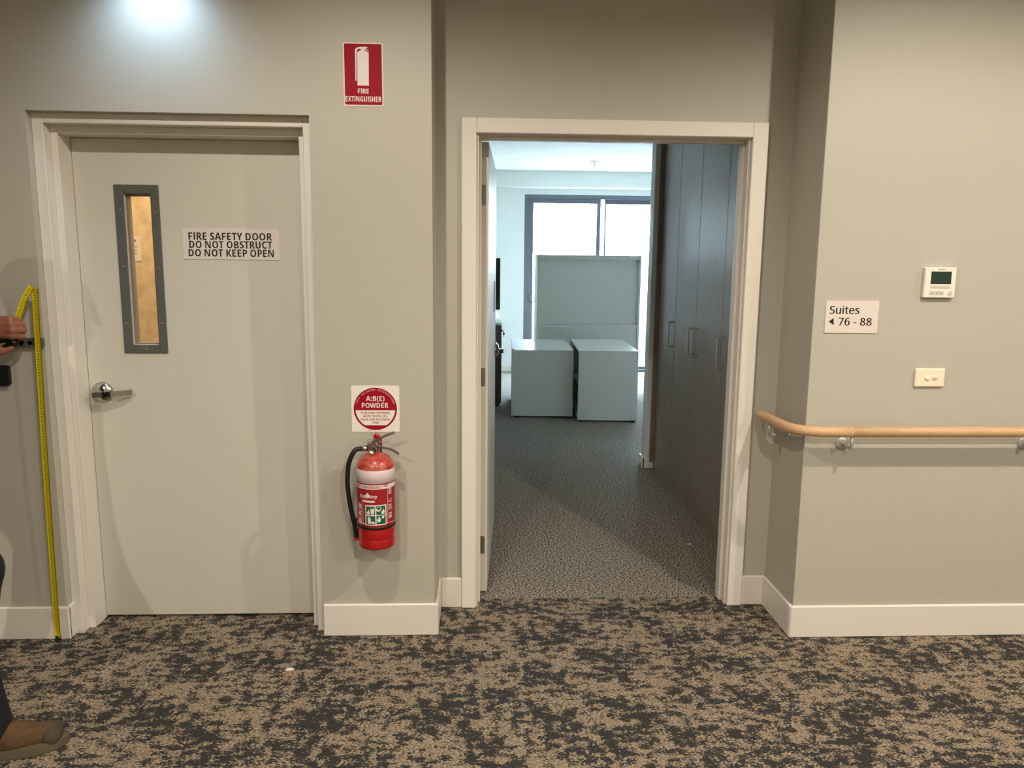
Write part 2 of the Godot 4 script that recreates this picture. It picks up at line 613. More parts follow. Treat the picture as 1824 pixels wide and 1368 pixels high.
# ==================================================================== the shell
func structure():
	var s = nst()
	box(s, Vector3(-5, -0.1, -0.335), Vector3(5, 0, 5.2))
	struct("floor", s, "carpet", "corridor carpet of beige and charcoal flecks")
	s = nst()
	box(s, Vector3(-0.2, -0.1, -8.0), Vector3(3.5, -0.002, -0.335))
	struct("floor", s, "suite_carpet", "plain grey loop-pile carpet of the suite")
	s = nst()
	box(s, Vector3(-2.6, -0.1, -1.2), Vector3(-0.2, -0.002, -0.335))
	struct("floor", s, "suite_carpet")
	s = nst()
	box(s, Vector3(-5, CEIL, -0.36), Vector3(5, 3.1, 5.2))
	struct("ceiling", s, "ceiling_paint")
	s = nst()
	box(s, Vector3(-0.2, SCEIL, -8.0), Vector3(3.5, 2.9, -0.36))
	struct("ceiling", s, "ceiling_paint")
	s = nst()
	box(s, Vector3(-2.6, CEIL, -1.2), Vector3(-0.2, 3.1, -0.36))
	struct("ceiling", s, "ceiling_paint")
	# wall of the fire door, with its opening
	s = nst()
	prism(s, PackedVector2Array([Vector2(-5, 0), Vector2(-1.66, 0), Vector2(-1.66, 2.06), Vector2(-0.632, 2.06), Vector2(-0.632, 0), Vector2(-0.177, 0), Vector2(-0.177, CEIL), Vector2(-5, CEIL)]), -0.36, 0.0)
	struct("wall_left", s, "wall_paint", "grey painted wall round the fire door")
	# recessed wall with the suite doorway
	s = nst()
	prism(s, PackedVector2Array([Vector2(-0.177, 0), Vector2(-0.022, 0), Vector2(-0.022, 2.066), Vector2(1.142, 2.066), Vector2(1.142, 0), Vector2(1.303, 0), Vector2(1.303, CEIL), Vector2(-0.177, CEIL)]), -0.386, ZR)
	struct("wall_recess", s, "wall_paint", "recessed grey wall round the suite doorway")
	s = nst()
	box(s, Vector3(1.303, 0, -0.386), Vector3(5, CEIL, ZW), 0.002)
	struct("wall_right", s, "wall_paint", "grey painted wall with the handrail")
	s = nst()
	box(s, Vector3(-5.15, 0, -0.36), Vector3(-5, CEIL, 5.35))
	struct("wall_end_left", s, "wall_paint")
	s = nst()
	box(s, Vector3(5, 0, -0.386), Vector3(5.15, CEIL, 5.35))
	struct("wall_end_right", s, "wall_paint")
	s = nst()
	box(s, Vector3(-5, 0, 5.2), Vector3(5, CEIL, 5.35))
	struct("wall_behind", s, "wall_paint")
	# suite
	s = nst()
	box(s, Vector3(-0.2, 0, -8.0), Vector3(-0.08, SCEIL, -0.386))
	struct("wall_suite_left", s, "suite_paint")
	s = nst()
	box(s, Vector3(-0.08, 0, -8.0), Vector3(0.63, SCEIL, -7.83))
	box(s, Vector3(3.05, 0, -8.0), Vector3(3.5, SCEIL, -7.83))
	box(s, Vector3(0.63, 2.461, -8.0), Vector3(3.05, SCEIL, -7.83))
	struct("wall_suite_far", s, "suite_paint", "white wall round the balcony window")
	s = nst()
	box(s, Vector3(3.3, 0, -7.83), Vector3(3.5, SCEIL, -0.386))
	struct("wall_suite_right", s, "suite_paint")
	s = nst()
	box(s, Vector3(1.256, 0, -2.72), Vector3(3.3, SCEIL, -2.60), 0.002)
	struct("wall_suite_nib", s, "suite_paint", "white nib wall at the end of the wardrobe")
	s = nst()
	box(s, Vector3(-0.08, 2.540, -7.83), Vector3(3.3, SCEIL, -7.6))
	struct("trim_1", s, "suite_paint", "white ceiling bulkhead above the balcony window")
	# lobby behind the fire door
	s = nst()
	box(s, Vector3(-2.6, 0, -1.2), Vector3(-0.2, CEIL, -1.02))
	struct("wall_lobby_far", s, "tan_board", "tan wall seen through the fire door's glass")
	s = nst()
	box(s, Vector3(-2.6, 0, -1.02), Vector3(-2.45, CEIL, -0.36))
	struct("wall_lobby_left", s, "tan_board")
	s = nst()
	box(s, Vector3(-0.35, 0, -1.02), Vector3(-0.2, CEIL, -0.36))
	struct("wall_lobby_right", s, "tan_board")
	# skirtings
	var h := 0.139
	var c := 0.005
	s = nst()
	box(s, Vector3(-5, 0, 0), Vector3(-1.645, h, 0.015), c)
	box(s, Vector3(-1.66, 0, -0.037), Vector3(-1.645, h, 0.0148), c)
	struct("baseboard_left", s, "trim_paint", "white skirting left of the fire door")
	s = nst()
	box(s, Vector3(-0.632, 0, 0), Vector3(-0.162, h, 0.015), c)
	box(s, Vector3(-0.177, 0, ZR), Vector3(-0.162, h, 0.0148), c)
	struct("baseboard_pier", s, "trim_paint", "white skirting under the fire extinguisher")
	s = nst()
	box(s, Vector3(-0.162, 0, ZR), Vector3(-0.0715, h, ZR + 0.015), c)
	struct("baseboard_recess_left", s, "trim_paint")
	s = nst()
	box(s, Vector3(1.193, 0, ZR), Vector3(1.303, h, ZR + 0.015), c)
	box(s, Vector3(1.288, 0, ZR), Vector3(1.303, h, ZW), c)
	struct("baseboard_recess_right", s, "trim_paint")
	s = nst()
	box(s, Vector3(1.288, 0, ZW), Vector3(5, h, ZW + 0.015), c)
	struct("baseboard_right", s, "trim_paint", "white skirting under the handrail")
	s = nst()
	box(s, Vector3(-0.08, 0, -7.83), Vector3(0.63, 0.1, -7.815), c)
	struct("baseboard_suite_far", s, "trim_paint")
	s = nst()
	box(s, Vector3(1.238, 0, -2.60), Vector3(1.322, 0.085, -2.585), c)
	box(s, Vector3(1.238, 0, -2.735), Vector3(1.256, 0.085, -2.585), c)
	struct("baseboard_nib", s, "trim_paint")
	# frame of the suite doorway: architrave, jambs and stops
	s = nst()
	var za := ZR + 0.02
	box(s, Vector3(-0.0715, 0, ZR), Vector3(-0.0095, 2.1055, za), 0.003)
	box(s, Vector3(1.128, 0, ZR), Vector3(1.193, 2.1055, za), 0.003)
	box(s, Vector3(-0.0095, 2.0455, ZR), Vector3(1.128, 2.1055, za), 0.003)
	struct("trim_2", s, "trim_paint", "white architrave round the suite doorway")
	s = nst()
	box(s, Vector3(-0.022, 0, -0.386), Vector3(-0.001, 2.0425, ZR - 0.0005), 0.001)
	box(s, Vector3(1.119, 0, -0.386), Vector3(1.142, 2.0425, ZR - 0.0005), 0.001)
	box(s, Vector3(-0.022, 2.0425, -0.386), Vector3(1.142, 2.066, ZR - 0.0005), 0.001)
	for z in [-0.345]:
		box(s, Vector3(-0.001, 0, z), Vector3(0.011, 2.0305, z + 0.045), 0.002)
		box(s, Vector3(1.107, 0, z), Vector3(1.119, 2.0305, z + 0.045), 0.002)
		box(s, Vector3(-0.001, 2.0305, z), Vector3(1.119, 2.0425, z + 0.045), 0.002)
	struct("trim_3", s, "trim_paint", "white door lining and stops of the suite doorway")

# ==================================================================== fire door
func fire_door():
	var s = nst()
	var zf := -0.038
	box(s, Vector3(-1.66, 0, -0.30), Vector3(-1.621, 2.06, zf), 0.002)
	box(s, Vector3(-0.665, 0, -0.30), Vector3(-0.632, 2.06, zf), 0.002)
	box(s, Vector3(-1.621, 2.0225, -0.30), Vector3(-0.665, 2.06, zf), 0.002)
	box(s, Vector3(-1.621, 0, -0.30), Vector3(-1.596, 2.0225, -0.086), 0.002)
	box(s, Vector3(-0.692, 0, -0.30), Vector3(-0.665, 2.0225, -0.086), 0.002)
	box(s, Vector3(-1.596, 1.993, -0.30), Vector3(-0.692, 2.0225, -0.086), 0.002)
	struct("trim_4", s, "trim_paint", "white steel frame of the fire door")
	var o := Node3D.new()
	o.name = "door_1"
	add_child(o)
	o.set_meta("kind", "structure")
	o.set_meta("label", "closed off-white fire door with narrow grey-framed glass panel")
	var zd := -0.181
	s = nst()
	var x0 := -1.5935
	var x1 := -0.6945
	var g := [-1.4035, -1.300, 1.182, 1.780]
	box(s, Vector3(x0, 0.012, zd - 0.045), Vector3(g[0], 1.99, zd))
	box(s, Vector3(g[1], 0.012, zd - 0.045), Vector3(x1, 1.99, zd))
	box(s, Vector3(g[0], 0.012, zd - 0.045), Vector3(g[1], g[2], zd))
	box(s, Vector3(g[0], g[3], zd - 0.045), Vector3(g[1], 1.99, zd))
	obj("leaf", s, "door_paint", o)
	# grey vision frame
	s = nst()
	var fx := [-1.4415, -1.2665, 1.1463, 1.816]
	var zt := zd + 0.007
	box(s, Vector3(fx[0], fx[2], zd), Vector3(g[0], fx[3], zt), 0.003)
	box(s, Vector3(g[1], fx[2], zd), Vector3(fx[1], fx[3], zt), 0.003)
	box(s, Vector3(g[0], fx[2], zd), Vector3(g[1], g[2], zt), 0.003)
	box(s, Vector3(g[0], g[3], zd), Vector3(g[1], fx[3], zt), 0.003)
	var fr = obj("vision_frame", s, "grey_metal", o)
	for p in [[-1.3545, 1.799], [-1.4215, 1.7185], [-1.2835, 1.7135], [-1.4215, 1.4945], [-1.2835, 1.4905], [-1.4215, 1.268], [-1.2835, 1.2675], [-1.3505, 1.163]]:
		s = nst(true)
		lathe(s, [Vector2(0.0055, 0), Vector2(0.0048, 0.0018), Vector2(0.0, 0.0028)], 14, Transform3D(Basis(Vector3.RIGHT, PI / 2), Vector3(p[0], p[1], zt)))
		obj("screw", s, "chrome", fr)
	s = nst()
	for q in [[g[0], g[0] + 0.008, g[2], g[3]], [g[1] - 0.008, g[1], g[2], g[3]], [g[0] + 0.008, g[1] - 0.008, g[2], g[2] + 0.006], [g[0] + 0.008, g[1] - 0.008, g[3] - 0.006, g[3]]]:
		box(s, Vector3(q[0], q[2], zd - 0.044), Vector3(q[1], q[3], zd - 0.012), 0.001)
	obj("glazing_bead", s, "bead", o)
	s = nst()
	box(s, Vector3(g[0] + 0.001, g[2] + 0.001, zd - 0.026), Vector3(g[1] - 0.001, g[3] - 0.001, zd - 0.020))
	obj("glass_pane", s, "window_glass", o)
	var hd := lever_handle(o, Transform3D(Basis(), Vector3(-1.5405, 0.985, zd)))
	hd.name = "lever_handle"
	# paper on the lobby wall behind the glass
	s = nst()
	box(s, Vector3(-1.775, 1.515, -1.0199), Vector3(-1.706, 1.642, -1.0185), 0.0004)
	var lab = obj("wall_notice", s, "sign_white")
	tag(lab, "small white notice on the tan wall seen through the fire door's glass", "notice")
	s = nst()
	box(s, Vector3(-1.745, 1.612, -1.0185), Vector3(-1.729, 1.624, -1.018))
	for k in 3:
		box(s, Vector3(-1.748, 1.585 - k * 0.017, -1.0185), Vector3(-1.722 - k * 0.003, 1.588 - k * 0.017, -1.018))
	obj("print", s, "print_grey", lab).set_meta("kind", "stuff")

# rose and curved lever, the door's face in the plane z = 0 of xf and the lever pointing to +x
func lever_handle(parent, xf: Transform3D) -> MeshInstance3D:
	var turn := xf * Transform3D(Basis(Vector3.RIGHT, PI / 2), Vector3.ZERO)
	var s = nst(true)
	lathe(s, [Vector2(0.043, 0), Vector2(0.0425, 0.006), Vector2(0.040, 0.011), Vector2(0.032, 0.018), Vector2(0.018, 0.023), Vector2(0.0, 0.0245)], 40, turn)
	var rose = obj("lever_handle", s, "chrome", parent)
	s = nst(true)
	lathe(s, [Vector2(0.012, 0.0), Vector2(0.012, 0.05), Vector2(0.0, 0.052)], 20, turn * Transform3D(Basis(), Vector3(0.0, 0.0, 0.003)))
	obj("spindle", s, "chrome", rose)
	s = nst()
	var pts := []
	for k in 15:
		var t := k / 14.0
		var x := lerpf(-0.017, 0.126, t)
		pts.append(xf * Vector3(x, lerpf(-0.004, 0.004, t), 0.056 - 0.034 * pow(maxf(0.0, (x - 0.02) / 0.108), 2.0)))
	tube(s, pts, 0.0045, 0.0105, 4, xf.basis.y)
	obj("lever", s, "chrome", rose)
	return rose

# ==================================================================== suite door, standing open
func suite_door():
	var o := Node3D.new()
	o.name = "door_2"
	add_child(o)
	o.set_meta("kind", "structure")
	o.set_meta("label", "white suite door standing open against the left wall")
	# local axes: x along the leaf from hinge to lock edge, z out of the face that looks right
	var far := Vector3(0.0985, 0, -1.472)
	var near := Vector3(0.0422, 0, -0.389)
	var d := (far - near).normalized()
	var nrm := Vector3.UP.cross(d) * -1.0
	if nrm.x < 0:
		nrm = -nrm
	var b := Basis(d, Vector3.UP, d.cross(Vector3.UP))
	if b.z.x < 0:
		b = Basis(d, Vector3.UP, -b.z)
	o.transform = Transform3D(Basis(d, Vector3.UP, d.cross(Vector3.UP)), near)
	var L := (far - near).length()
	var sg := 1.0 if o.transform.basis.z.x > 0 else -1.0    # side of the visible face
	var s = nst()
	box(s, Vector3(0, 0.012, minf(0, -sg * 0.0385)), Vector3(L, 2.033, maxf(0, -sg * 0.0385)), 0.0012)
	obj("leaf", s, "door_paint", o)
	for y in [[1.7684, 1.8555], [0.9798, 1.0633], [0.1962, 0.2803]]:
		s = nst()
		var c := sg * -0.0165
		prism(s, rrect(-0.013, y[0], 0.011, y[1], 0.008), 0.0, 0.0018, Transform3D(Basis(Vector3(0, 0, sg), Vector3.UP, Vector3(-1, 0, 0)), Vector3(0, 0, c - sg * 0.006)))
		var hg = obj("hinge", s, "steel", o)
		s = nst(true)
		tube(s, [Vector3(-0.006, y[0], -sg * 0.041), Vector3(-0.006, y[1], -sg * 0.041)], 0.006, -1, 12)
		obj("knuckle", s, "dark_steel", hg)
	# lever on the visible face, pointing back towards the hinges
	var hx := Transform3D(Basis(Vector3(-1, 0, 0), Vector3.UP, Vector3(0, 0, sg)), Vector3(L - 0.068, 1.030, 0))
	lever_handle(o, hx)
	# dark slim sign on the face
	var a := Vector3(0.068, 0, -1.2)
	var px := (a - near).dot(d)
	s = nst()
	box(s, Vector3(px - 0.05, 1.262, minf(0, sg * 0.003)), Vector3(px + 0.05, 1.428, maxf(0, sg * 0.003)), 0.001)
	tag(obj("door_sign", s, "grey_metal"), "thin grey number plate on the open suite door, seen edge-on", "sign").transform = o.transform

# ==================================================================== flat signs
# pixels of a zoomed view of the photograph, put on a plate: [plate x0, y0, x1, y1 in pixels], [plate x0, y0, x1, y1 in metres], lean in pixels per pixel
var mp := []
func mx(u, v) -> float:
	var p = mp[0]
	return lerpf(mp[1][0], mp[1][2], (u - mp[2] * (v - p[1]) - p[0]) / float(p[2] - p[0]))
func my(v) -> float:
	return lerpf(mp[1][3], mp[1][1], (v - mp[0][1]) / float(mp[0][3] - mp[0][1]))
func tx(s, words, u0, v0, u1, v1, z, bold := true):
	var vm = (v0 + v1) * 0.5
	text(s, words, mx(u0, vm), my(v1), mx(u1, vm), my(v0), z, z + 0.0004, bold)
func poly(list) -> PackedVector2Array:
	var p := PackedVector2Array()
	for q in list:
		p.append(Vector2(mx(q[0], q[1]), my(q[1])))
	return p

func signs():
	var s
	# fire safety door sign
	var zd := -0.181
	var o = thing("door_notice", "white rectangular sign on the fire door with three lines of black capitals", "sign")
	s = nst()
	prism(s, rrect(-1.1845, 1.5275, -0.8015, 1.6500, 0.006), zd, zd + 0.0025)
	obj("plate", s, "sign_white", o)
	mp = [[582, 425, 1280, 660], [-1.1845, 1.5275, -0.8015, 1.6500], 0.045]
	s = nst()
	tx(s, "FIRE SAFETY DOOR", 628, 457, 1230, 512, zd + 0.0025)
	tx(s, "DO NOT OBSTRUCT", 634, 520, 1231, 575, zd + 0.0025)
	tx(s, "DO NOT KEEP OPEN", 629, 583, 1244, 638, zd + 0.0025)
	obj("lettering", s, "print_black", o)
	# fire extinguisher location sign
	o = thing("extinguisher_sign", "tall red sign with white border and white extinguisher picture, high on the wall", "sign")
	var R := [-0.5010, 2.0935, -0.3550, 2.3185]
	mp = [[200, 150, 888, 1278], R, 0.033]
	s = nst()
	prism(s, rrect(R[0], R[1], R[2], R[3], 0.006), 0.0, 0.002)
	obj("plate", s, "sign_white", o)
	s = nst()
	prism(s, rrect(R[0] + 0.0045, R[1] + 0.006, R[2] - 0.0045, R[3] - 0.004, 0.005), 0.002, 0.0024)
	obj("red_field", s, "sign_red", o)
	var z := 0.0024
	s = nst()
	prism(s, poly([[452, 320], [500, 290], [520, 275], [516, 262], [500, 258], [470, 262], [450, 280], [443, 320], [448, 820], [430, 820], [415, 300], [420, 265], [445, 238], [500, 226], [600, 222], [628, 232], [632, 244], [590, 246], [650, 290], [652, 300], [585, 266], [580, 278], [600, 296], [650, 322], [662, 905], [466, 905]]), z, z + 0.0004)
	obj("pictogram", s, "print_white", o)
	s = nst()
	tx(s, "FIRE", 476, 960, 662, 1045, z)
	tx(s, "EXTINGUISHER", 264, 1096, 885, 1190, z)
	obj("lettering", s, "print_white", o)
	# powder notice
	o = thing("powder_notice", "square white notice with a red roundel just above the fire extinguisher", "sign")
	R = [-0.4995, 0.8583, -0.3113, 1.0433]
	mp = [[245, 187, 826, 752], R, 0.02]
	s = nst()
	prism(s, rrect(R[0], R[1], R[2], R[3], 0.004), 0.0, 0.0018)
	obj("plate", s, "plate_white", o)
	var cx := mx(540, 470)
	var cy := my(470)
	var rr := 0.0850
	z = 0.0018
	s = nst()
	prism(s, disc(cx, cy, rr, 64), z, z + 0.0003)
	obj("roundel", s, "sign_red", o)
	var seg := PackedVector2Array()
	var ri := 0.0775
	var top := my(487) - cy
	var low := my(670) - cy
	var at0 := asin(top / ri)
	var al := asin(low / ri)
	for k in 17:
		var a := lerpf(at0, al, k / 16.0)
		seg.append(Vector2(cx + cos(a) * ri, cy + sin(a) * ri))
	for k in 17:
		var a := lerpf(al, at0, k / 16.0)
		seg.append(Vector2(cx - cos(a) * ri, cy + sin(a) * ri))
	s = nst()
	prism(s, seg, z + 0.0003, z + 0.0006)
	obj("white_field", s, "plate_white", o)
	s = nst()
	tx(s, "A:B(E)", 427, 312, 650, 384, z + 0.0003)
	tx(s, "POWDER", 376, 396, 697, 456, z + 0.0003)
	var arc := "THIS COLOURED EXTINGUISHER"
	for k in arc.length():
		if arc[k] == " ":
			continue
		var a := deg_to_rad(lerpf(162.0, 17.0, k / float(arc.length() - 1)))
		var w := 0.0042 if arc[k] != "I" else 0.0014
		text(s, arc[k], -w / 2, -0.0032, w / 2, 0.0032, 0.0, 0.0004, false, Transform3D(Basis(Vector3(0, 0, 1), a - PI / 2), Vector3(cx + cos(a) * 0.0765, cy + sin(a) * 0.0765, z + 0.0003)))
	obj("lettering", s, "print_white", o)
	s = nst()
	tx(s, "TO BE USED FOR PAPER,", 357, 505, 718, 534, z + 0.0006)
	tx(s, "WOOD, TEXTILE, OIL,", 390, 545, 690, 574, z + 0.0006)
	tx(s, "LIQUID, AND ELECTRICAL", 357, 586, 722, 615, z + 0.0006)
	tx(s, "FIRES", 500, 626, 584, 649, z + 0.0006)
	obj("small_lettering", s, "print_red", o)
	# direction sign
	o = thing("direction_sign", "small pale sign reading Suites 76 - 88 with a black arrow, left of the thermostat", "sign")
	R = [1.3495, 1.2675, 1.5600, 1.3925]
	mp = [[146, 437, 576, 702], R, -0.07]
	s = nst()
	prism(s, rrect(R[0], R[1], R[2], R[3], 0.002), ZW, ZW + 0.004)
	obj("plate", s, "sign_white", o)
	z = ZW + 0.004
	s = nst()
	for k in 2:      # struck twice, a little apart, for a medium weight
		tx(s, "Suites", 172 + k * 2.5, 478, 411 + k * 2.5, 545, z, false)
		tx(s, "76 - 88", 241 + k * 2.5, 577, 511 + k * 2.5, 640, z, false)
	prism(s, poly([[163, 607], [204, 580], [204, 637]]), z, z + 0.0004)
	obj("lettering", s, "print_black", o)

# ==================================================================== fire extinguisher
const EX := Vector3(-0.3970, 0.0, 0.0905)
const ER := 0.0725
func on_can(p: Vector3) -> Vector3:
	# x: metres round the cylinder from its front, z: height above its surface
	var a := p.x / ER
	return EX + Vector3(sin(a) * (ER + p.z), p.y, cos(a) * (ER + p.z))
# a rectangle of print on the cylinder
func print_rect(s, x0, y0, x1, y1, up):
	var n := maxi(1, int(ceil(absf(x1 - x0) / 0.006)))
	for k in n:
		var a := lerpf(x0, x1, float(k) / n)
		var b := lerpf(x0, x1, float(k + 1) / n)
		quad(s, on_can(Vector3(a, y0, up)), on_can(Vector3(b, y0, up)), on_can(Vector3(b, y1, up)), on_can(Vector3(a, y1, up)), on_can(Vector3((a + b) / 2, y0, 1)) - on_can(Vector3((a + b) / 2, y0, 0)))
func print_frame(s, x0, y0, x1, y1, w, up):
	print_rect(s, x0, y0, x1, y0 + w, up)
	print_rect(s, x0, y1 - w, x1, y1, up)
	print_rect(s, x0, y0 + w, x0 + w, y1 - w, up)
	print_rect(s, x1 - w, y0 + w, x1, y1 - w, up)
func print_poly(s, list, up):
	var p := PackedVector2Array(list)
	var idx := Geometry2D.triangulate_polygon(p)
	for i in range(0, idx.size(), 3):
		var q := []
		for k in 3:
			q.append(on_can(Vector3(p[idx[i + k]].x, p[idx[i + k]].y, up)))
		tri(s, q[0], q[1], q[2], q[0] - EX - Vector3(0, q[0].y, 0))
# zoomed pixels of the photograph (6.84 per pixel, 590, 820) to metres on the unrolled surface
func ex(u) -> float:
	return asin(clampf((u / 6.84 + 590.0 - 669.0 - 0.0) / 33.6, -0.98, 0.98)) * ER
func ey(v) -> float:
	return 0.741 - (v / 6.84 + 820.0 - 840.5) * 0.00225
func ptext(s, words, u0, v0, u1, v1, bold := true):
	text(s, words, ex(u0), ey(v1), ex(u1), ey(v0), 0.0012, 0.0014, bold, Transform3D(), true)

func extinguisher():
	var o = thing("fire_extinguisher", "red fire extinguisher with a white band hanging on the wall between the doors", "fire extinguisher")
	var s
	var ax := Transform3D(Basis(), EX)
	s = nst(true)
	lathe(s, [Vector2(0.0, 0.428), Vector2(0.060, 0.424), Vector2(0.069, 0.426), Vector2(0.0722, 0.431), Vector2(ER, 0.438), Vector2(ER, 0.462), Vector2(0.0718, 0.464), Vector2(0.0718, 0.467), Vector2(ER, 0.469), Vector2(ER, 0.498), Vector2(0.0717, 0.5005), Vector2(0.0717, 0.5035), Vector2(ER, 0.506), Vector2(ER, 0.735)], 56, ax)
	obj("cylinder", s, "red_enamel", o)
	s = nst(true)
	lathe(s, [Vector2(ER, 0.7350), Vector2(0.0718, 0.745), Vector2(0.0690, 0.757), Vector2(0.0630, 0.769), Vector2(0.0530, 0.780), Vector2(0.0400, 0.7885), Vector2(0.0260, 0.7930), Vector2(0.0200, 0.7960), Vector2(0.0190, 0.806), Vector2(0.0, 0.808)], 56, ax)
	obj("shoulder", s, "dusty_red", o)
	s = nst(true)
	lathe(s, [Vector2(ER, 0.5085), Vector2(ER + 0.0016, 0.5095), Vector2(ER + 0.0016, 0.5185), Vector2(ER, 0.5195)], 56, ax)
	obj("strap", s, "rubber", o)
	s = nst(true)
	lathe(s, [Vector2(ER, 0.6905), Vector2(ER + 0.0007, 0.6910), Vector2(ER + 0.0007, 0.7405), Vector2(ER, 0.741)], 56, ax)
	obj("white_band", s, "band_white", o)
	# wrapped label: stripe, red panels, white rules, green square with pictures
	s = nst()
	print_rect(s, -0.108, 0.5270, 0.108, 0.6895, 0.0006)
	var lb = obj("label", s, "print_red", o)
	s = nst()
	print_rect(s, -0.107, 0.6695, 0.107, 0.6860, 0.0009)
	print_rect(s, -0.107, 0.5310, 0.107, 0.5325, 0.0009)
	print_frame(s, ex(310), ey(775), ex(700), ey(345), 0.0012, 0.0009)
	for k in 3:
		print_frame(s, ex(330), ey(612 + k * 85), ex(410), ey(535 + k * 85), 0.0008, 0.0009)
		for j in 3:
			print_rect(s, ex(342), ey(562 + k * 85 + j * 18), ex(395 - 7 * (j % 2)), ey(552 + k * 85 + j * 18), 0.0009)
	for v in [345, 365, 385, 405, 425, 520, 560, 580, 600, 660, 680, 700, 715]:
		print_rect(s, ex(708), ey(v + 7), ex(740), ey(v - 2), 0.0009)
	print_rect(s, ex(706), ey(500), ex(750), ey(495), 0.0009)
	print_rect(s, ex(706), ey(625), ex(750), ey(620), 0.0009)
	print_rect(s, ex(398), ey(514), ex(553), ey(491), 0.0009)
	print_rect(s, ex(436), ey(790), ex(684), ey(545), 0.0009)
	# flame mark above the name
	print_poly(s, [Vector2(ex(432), ey(440)), Vector2(ex(455), ey(415)), Vector2(ex(462), ey(397)), Vector2(ex(480), ey(412)), Vector2(ex(500), ey(440)), Vector2(ex(486), ey(462)), Vector2(ex(470), ey(446)), Vector2(ex(452), ey(455))], 0.0009)
	obj("white_print", s, "print_white", lb)
	s = nst()
	ptext(s, "Flame", 375, 420, 472, 467)
	ptext(s, "Stop", 484, 424, 580, 474)
	obj("lettering", s, "print_white", lb)
	s = nst()
	ptext(s, "HIGH", 333, 315, 385, 345)
	ptext(s, "PERFORMANCE", 405, 317, 636, 349)
	ptext(s, "HIGH", 655, 306, 705, 336)
	obj("stripe_lettering", s, "print_red", lb)
	s = nst()
	print_rect(s, ex(447), ey(663), ex(556), ey(562), 0.0012)
	print_rect(s, ex(570), ey(663), ex(672), ey(558), 0.0012)
	print_rect(s, ex(449), ey(780), ex(557), ey(676), 0.0012)
	print_rect(s, ex(571), ey(776), ex(674), ey(672), 0.0012)
	obj("green_field", s, "print_green", lb)
	s = nst()
	var flame := [[0, -30], [14, -8], [20, 12], [12, 32], [-12, 32], [-20, 12], [-12, -6], [-5, 4]]
	for c in [[475, 625, 1.0], [646, 620, 1.0], [598, 712, 1.2]]:
		var p := []
		for q in flame:
			p.append(Vector2(ex(c[0] + q[0] * c[2]), ey(c[1] + q[1] * c[2])))
		print_poly(s, p, 0.0015)
	for l in [[[500, 575], [512, 588], [535, 588], [546, 573], [549, 600], [540, 655], [508, 655], [500, 600]], [[570, 590], [600, 563], [632, 572], [618, 612], [598, 625], [572, 615]], [[467, 688], [475, 680], [480, 695], [490, 686], [497, 700], [504, 712], [504, 768], [468, 768]], [[628, 690], [650, 676], [662, 682], [655, 705], [640, 712]], [[508, 745], [525, 738], [548, 748], [552, 768], [512, 770]]]:
		var p := []
		for q in l:
			p.append(Vector2(ex(q[0]), ey(q[1])))
		print_poly(s, p, 0.0015)
	obj("pictograms", s, "print_white", lb)
	# valve: body, gauge, hose union, levers, seal and safety pin
	s = nst(true)
	tube(s, [Vector3(-0.397, 0.803, 0.0905), Vector3(-0.397, 0.835, 0.0905)], 0.0135, -1, 20)
	tube(s, [Vector3(-0.397, 0.818, 0.0905), Vector3(-0.428, 0.816, 0.100)], 0.010, -1, 16)
	var vb = obj("valve_body", s, "steel", o)
	s = nst(true)
	tube(s, [Vector3(-0.425, 0.816, 0.099), Vector3(-0.449, 0.8145, 0.104)], 0.0115, -1, 16)
	obj("hose_union", s, "chrome", vb)
	s = nst(true)
	lathe(s, [Vector2(0.0, 0.0), Vector2(0.0165, 0.0), Vector2(0.0165, 0.010), Vector2(0.0145, 0.012), Vector2(0.0140, 0.0105), Vector2(0.0, 0.0105)], 28, Transform3D(Basis(Vector3.RIGHT, PI / 2), Vector3(-0.4035, 0.812, 0.108)))
	obj("gauge", s, "steel", vb)
	s = nst()
	var up := [Vector3(-0.421, 0.832, 0.100), Vector3(-0.404, 0.838, 0.102), Vector3(-0.386, 0.851, 0.104), Vector3(-0.350, 0.869, 0.106), Vector3(-0.321, 0.879, 0.106)]
	tube(s, up, 0.0100, 0.0052, 8, Vector3(0.3, 1, 0))
	obj("lever", s, "steel", o)
	s = nst()
	box(s, Vector3(-0.424, 0.820, 0.088), Vector3(-0.396, 0.840, 0.114), 0.003)
	obj("lever_cheek", s, "steel", o)
	s = nst()
	tube(s, rounded([Vector3(-0.404, 0.848, 0.110), Vector3(-0.389, 0.824, 0.110), Vector3(-0.352, 0.819, 0.108), Vector3(-0.328, 0.811, 0.108), Vector3(-0.306, 0.795, 0.106)], 0.012, 4), 0.0100, 0.0046, 8, Vector3(0.3, 1, 0))
	obj("carry_handle", s, "steel", o)
	s = nst(true)
	lathe(s, [Vector2(0.0, 0.0), Vector2(0.0118, 0.0), Vector2(0.0120, 0.003), Vector2(0.0112, 0.0046), Vector2(0.0, 0.005)], 24, Transform3D(Basis(Vector3.RIGHT, PI / 2), Vector3(-0.386, 0.868, 0.118)))
	lathe(s, [Vector2(0.0, 0.004), Vector2(0.0065, 0.0038), Vector2(0.007, -0.002), Vector2(0.0, -0.0025)], 16, Transform3D(Basis(Vector3.RIGHT, PI / 2), Vector3(-0.377, 0.842, 0.116)))
	obj("seal", s, "red_enamel", o)
	s = nst(true)
	tube(s, [Vector3(-0.416, 0.893, 0.121), Vector3(-0.404, 0.872, 0.122), Vector3(-0.393, 0.853, 0.118)], 0.0011, -1, 6)
	tube(s, [Vector3(-0.424, 0.851, 0.116), Vector3(-0.410, 0.856, 0.122), Vector3(-0.394, 0.857, 0.120)], 0.0013, -1, 6)
	obj("safety_pin", s, "steel", o)
	# hose
	var cv := Curve3D.new()
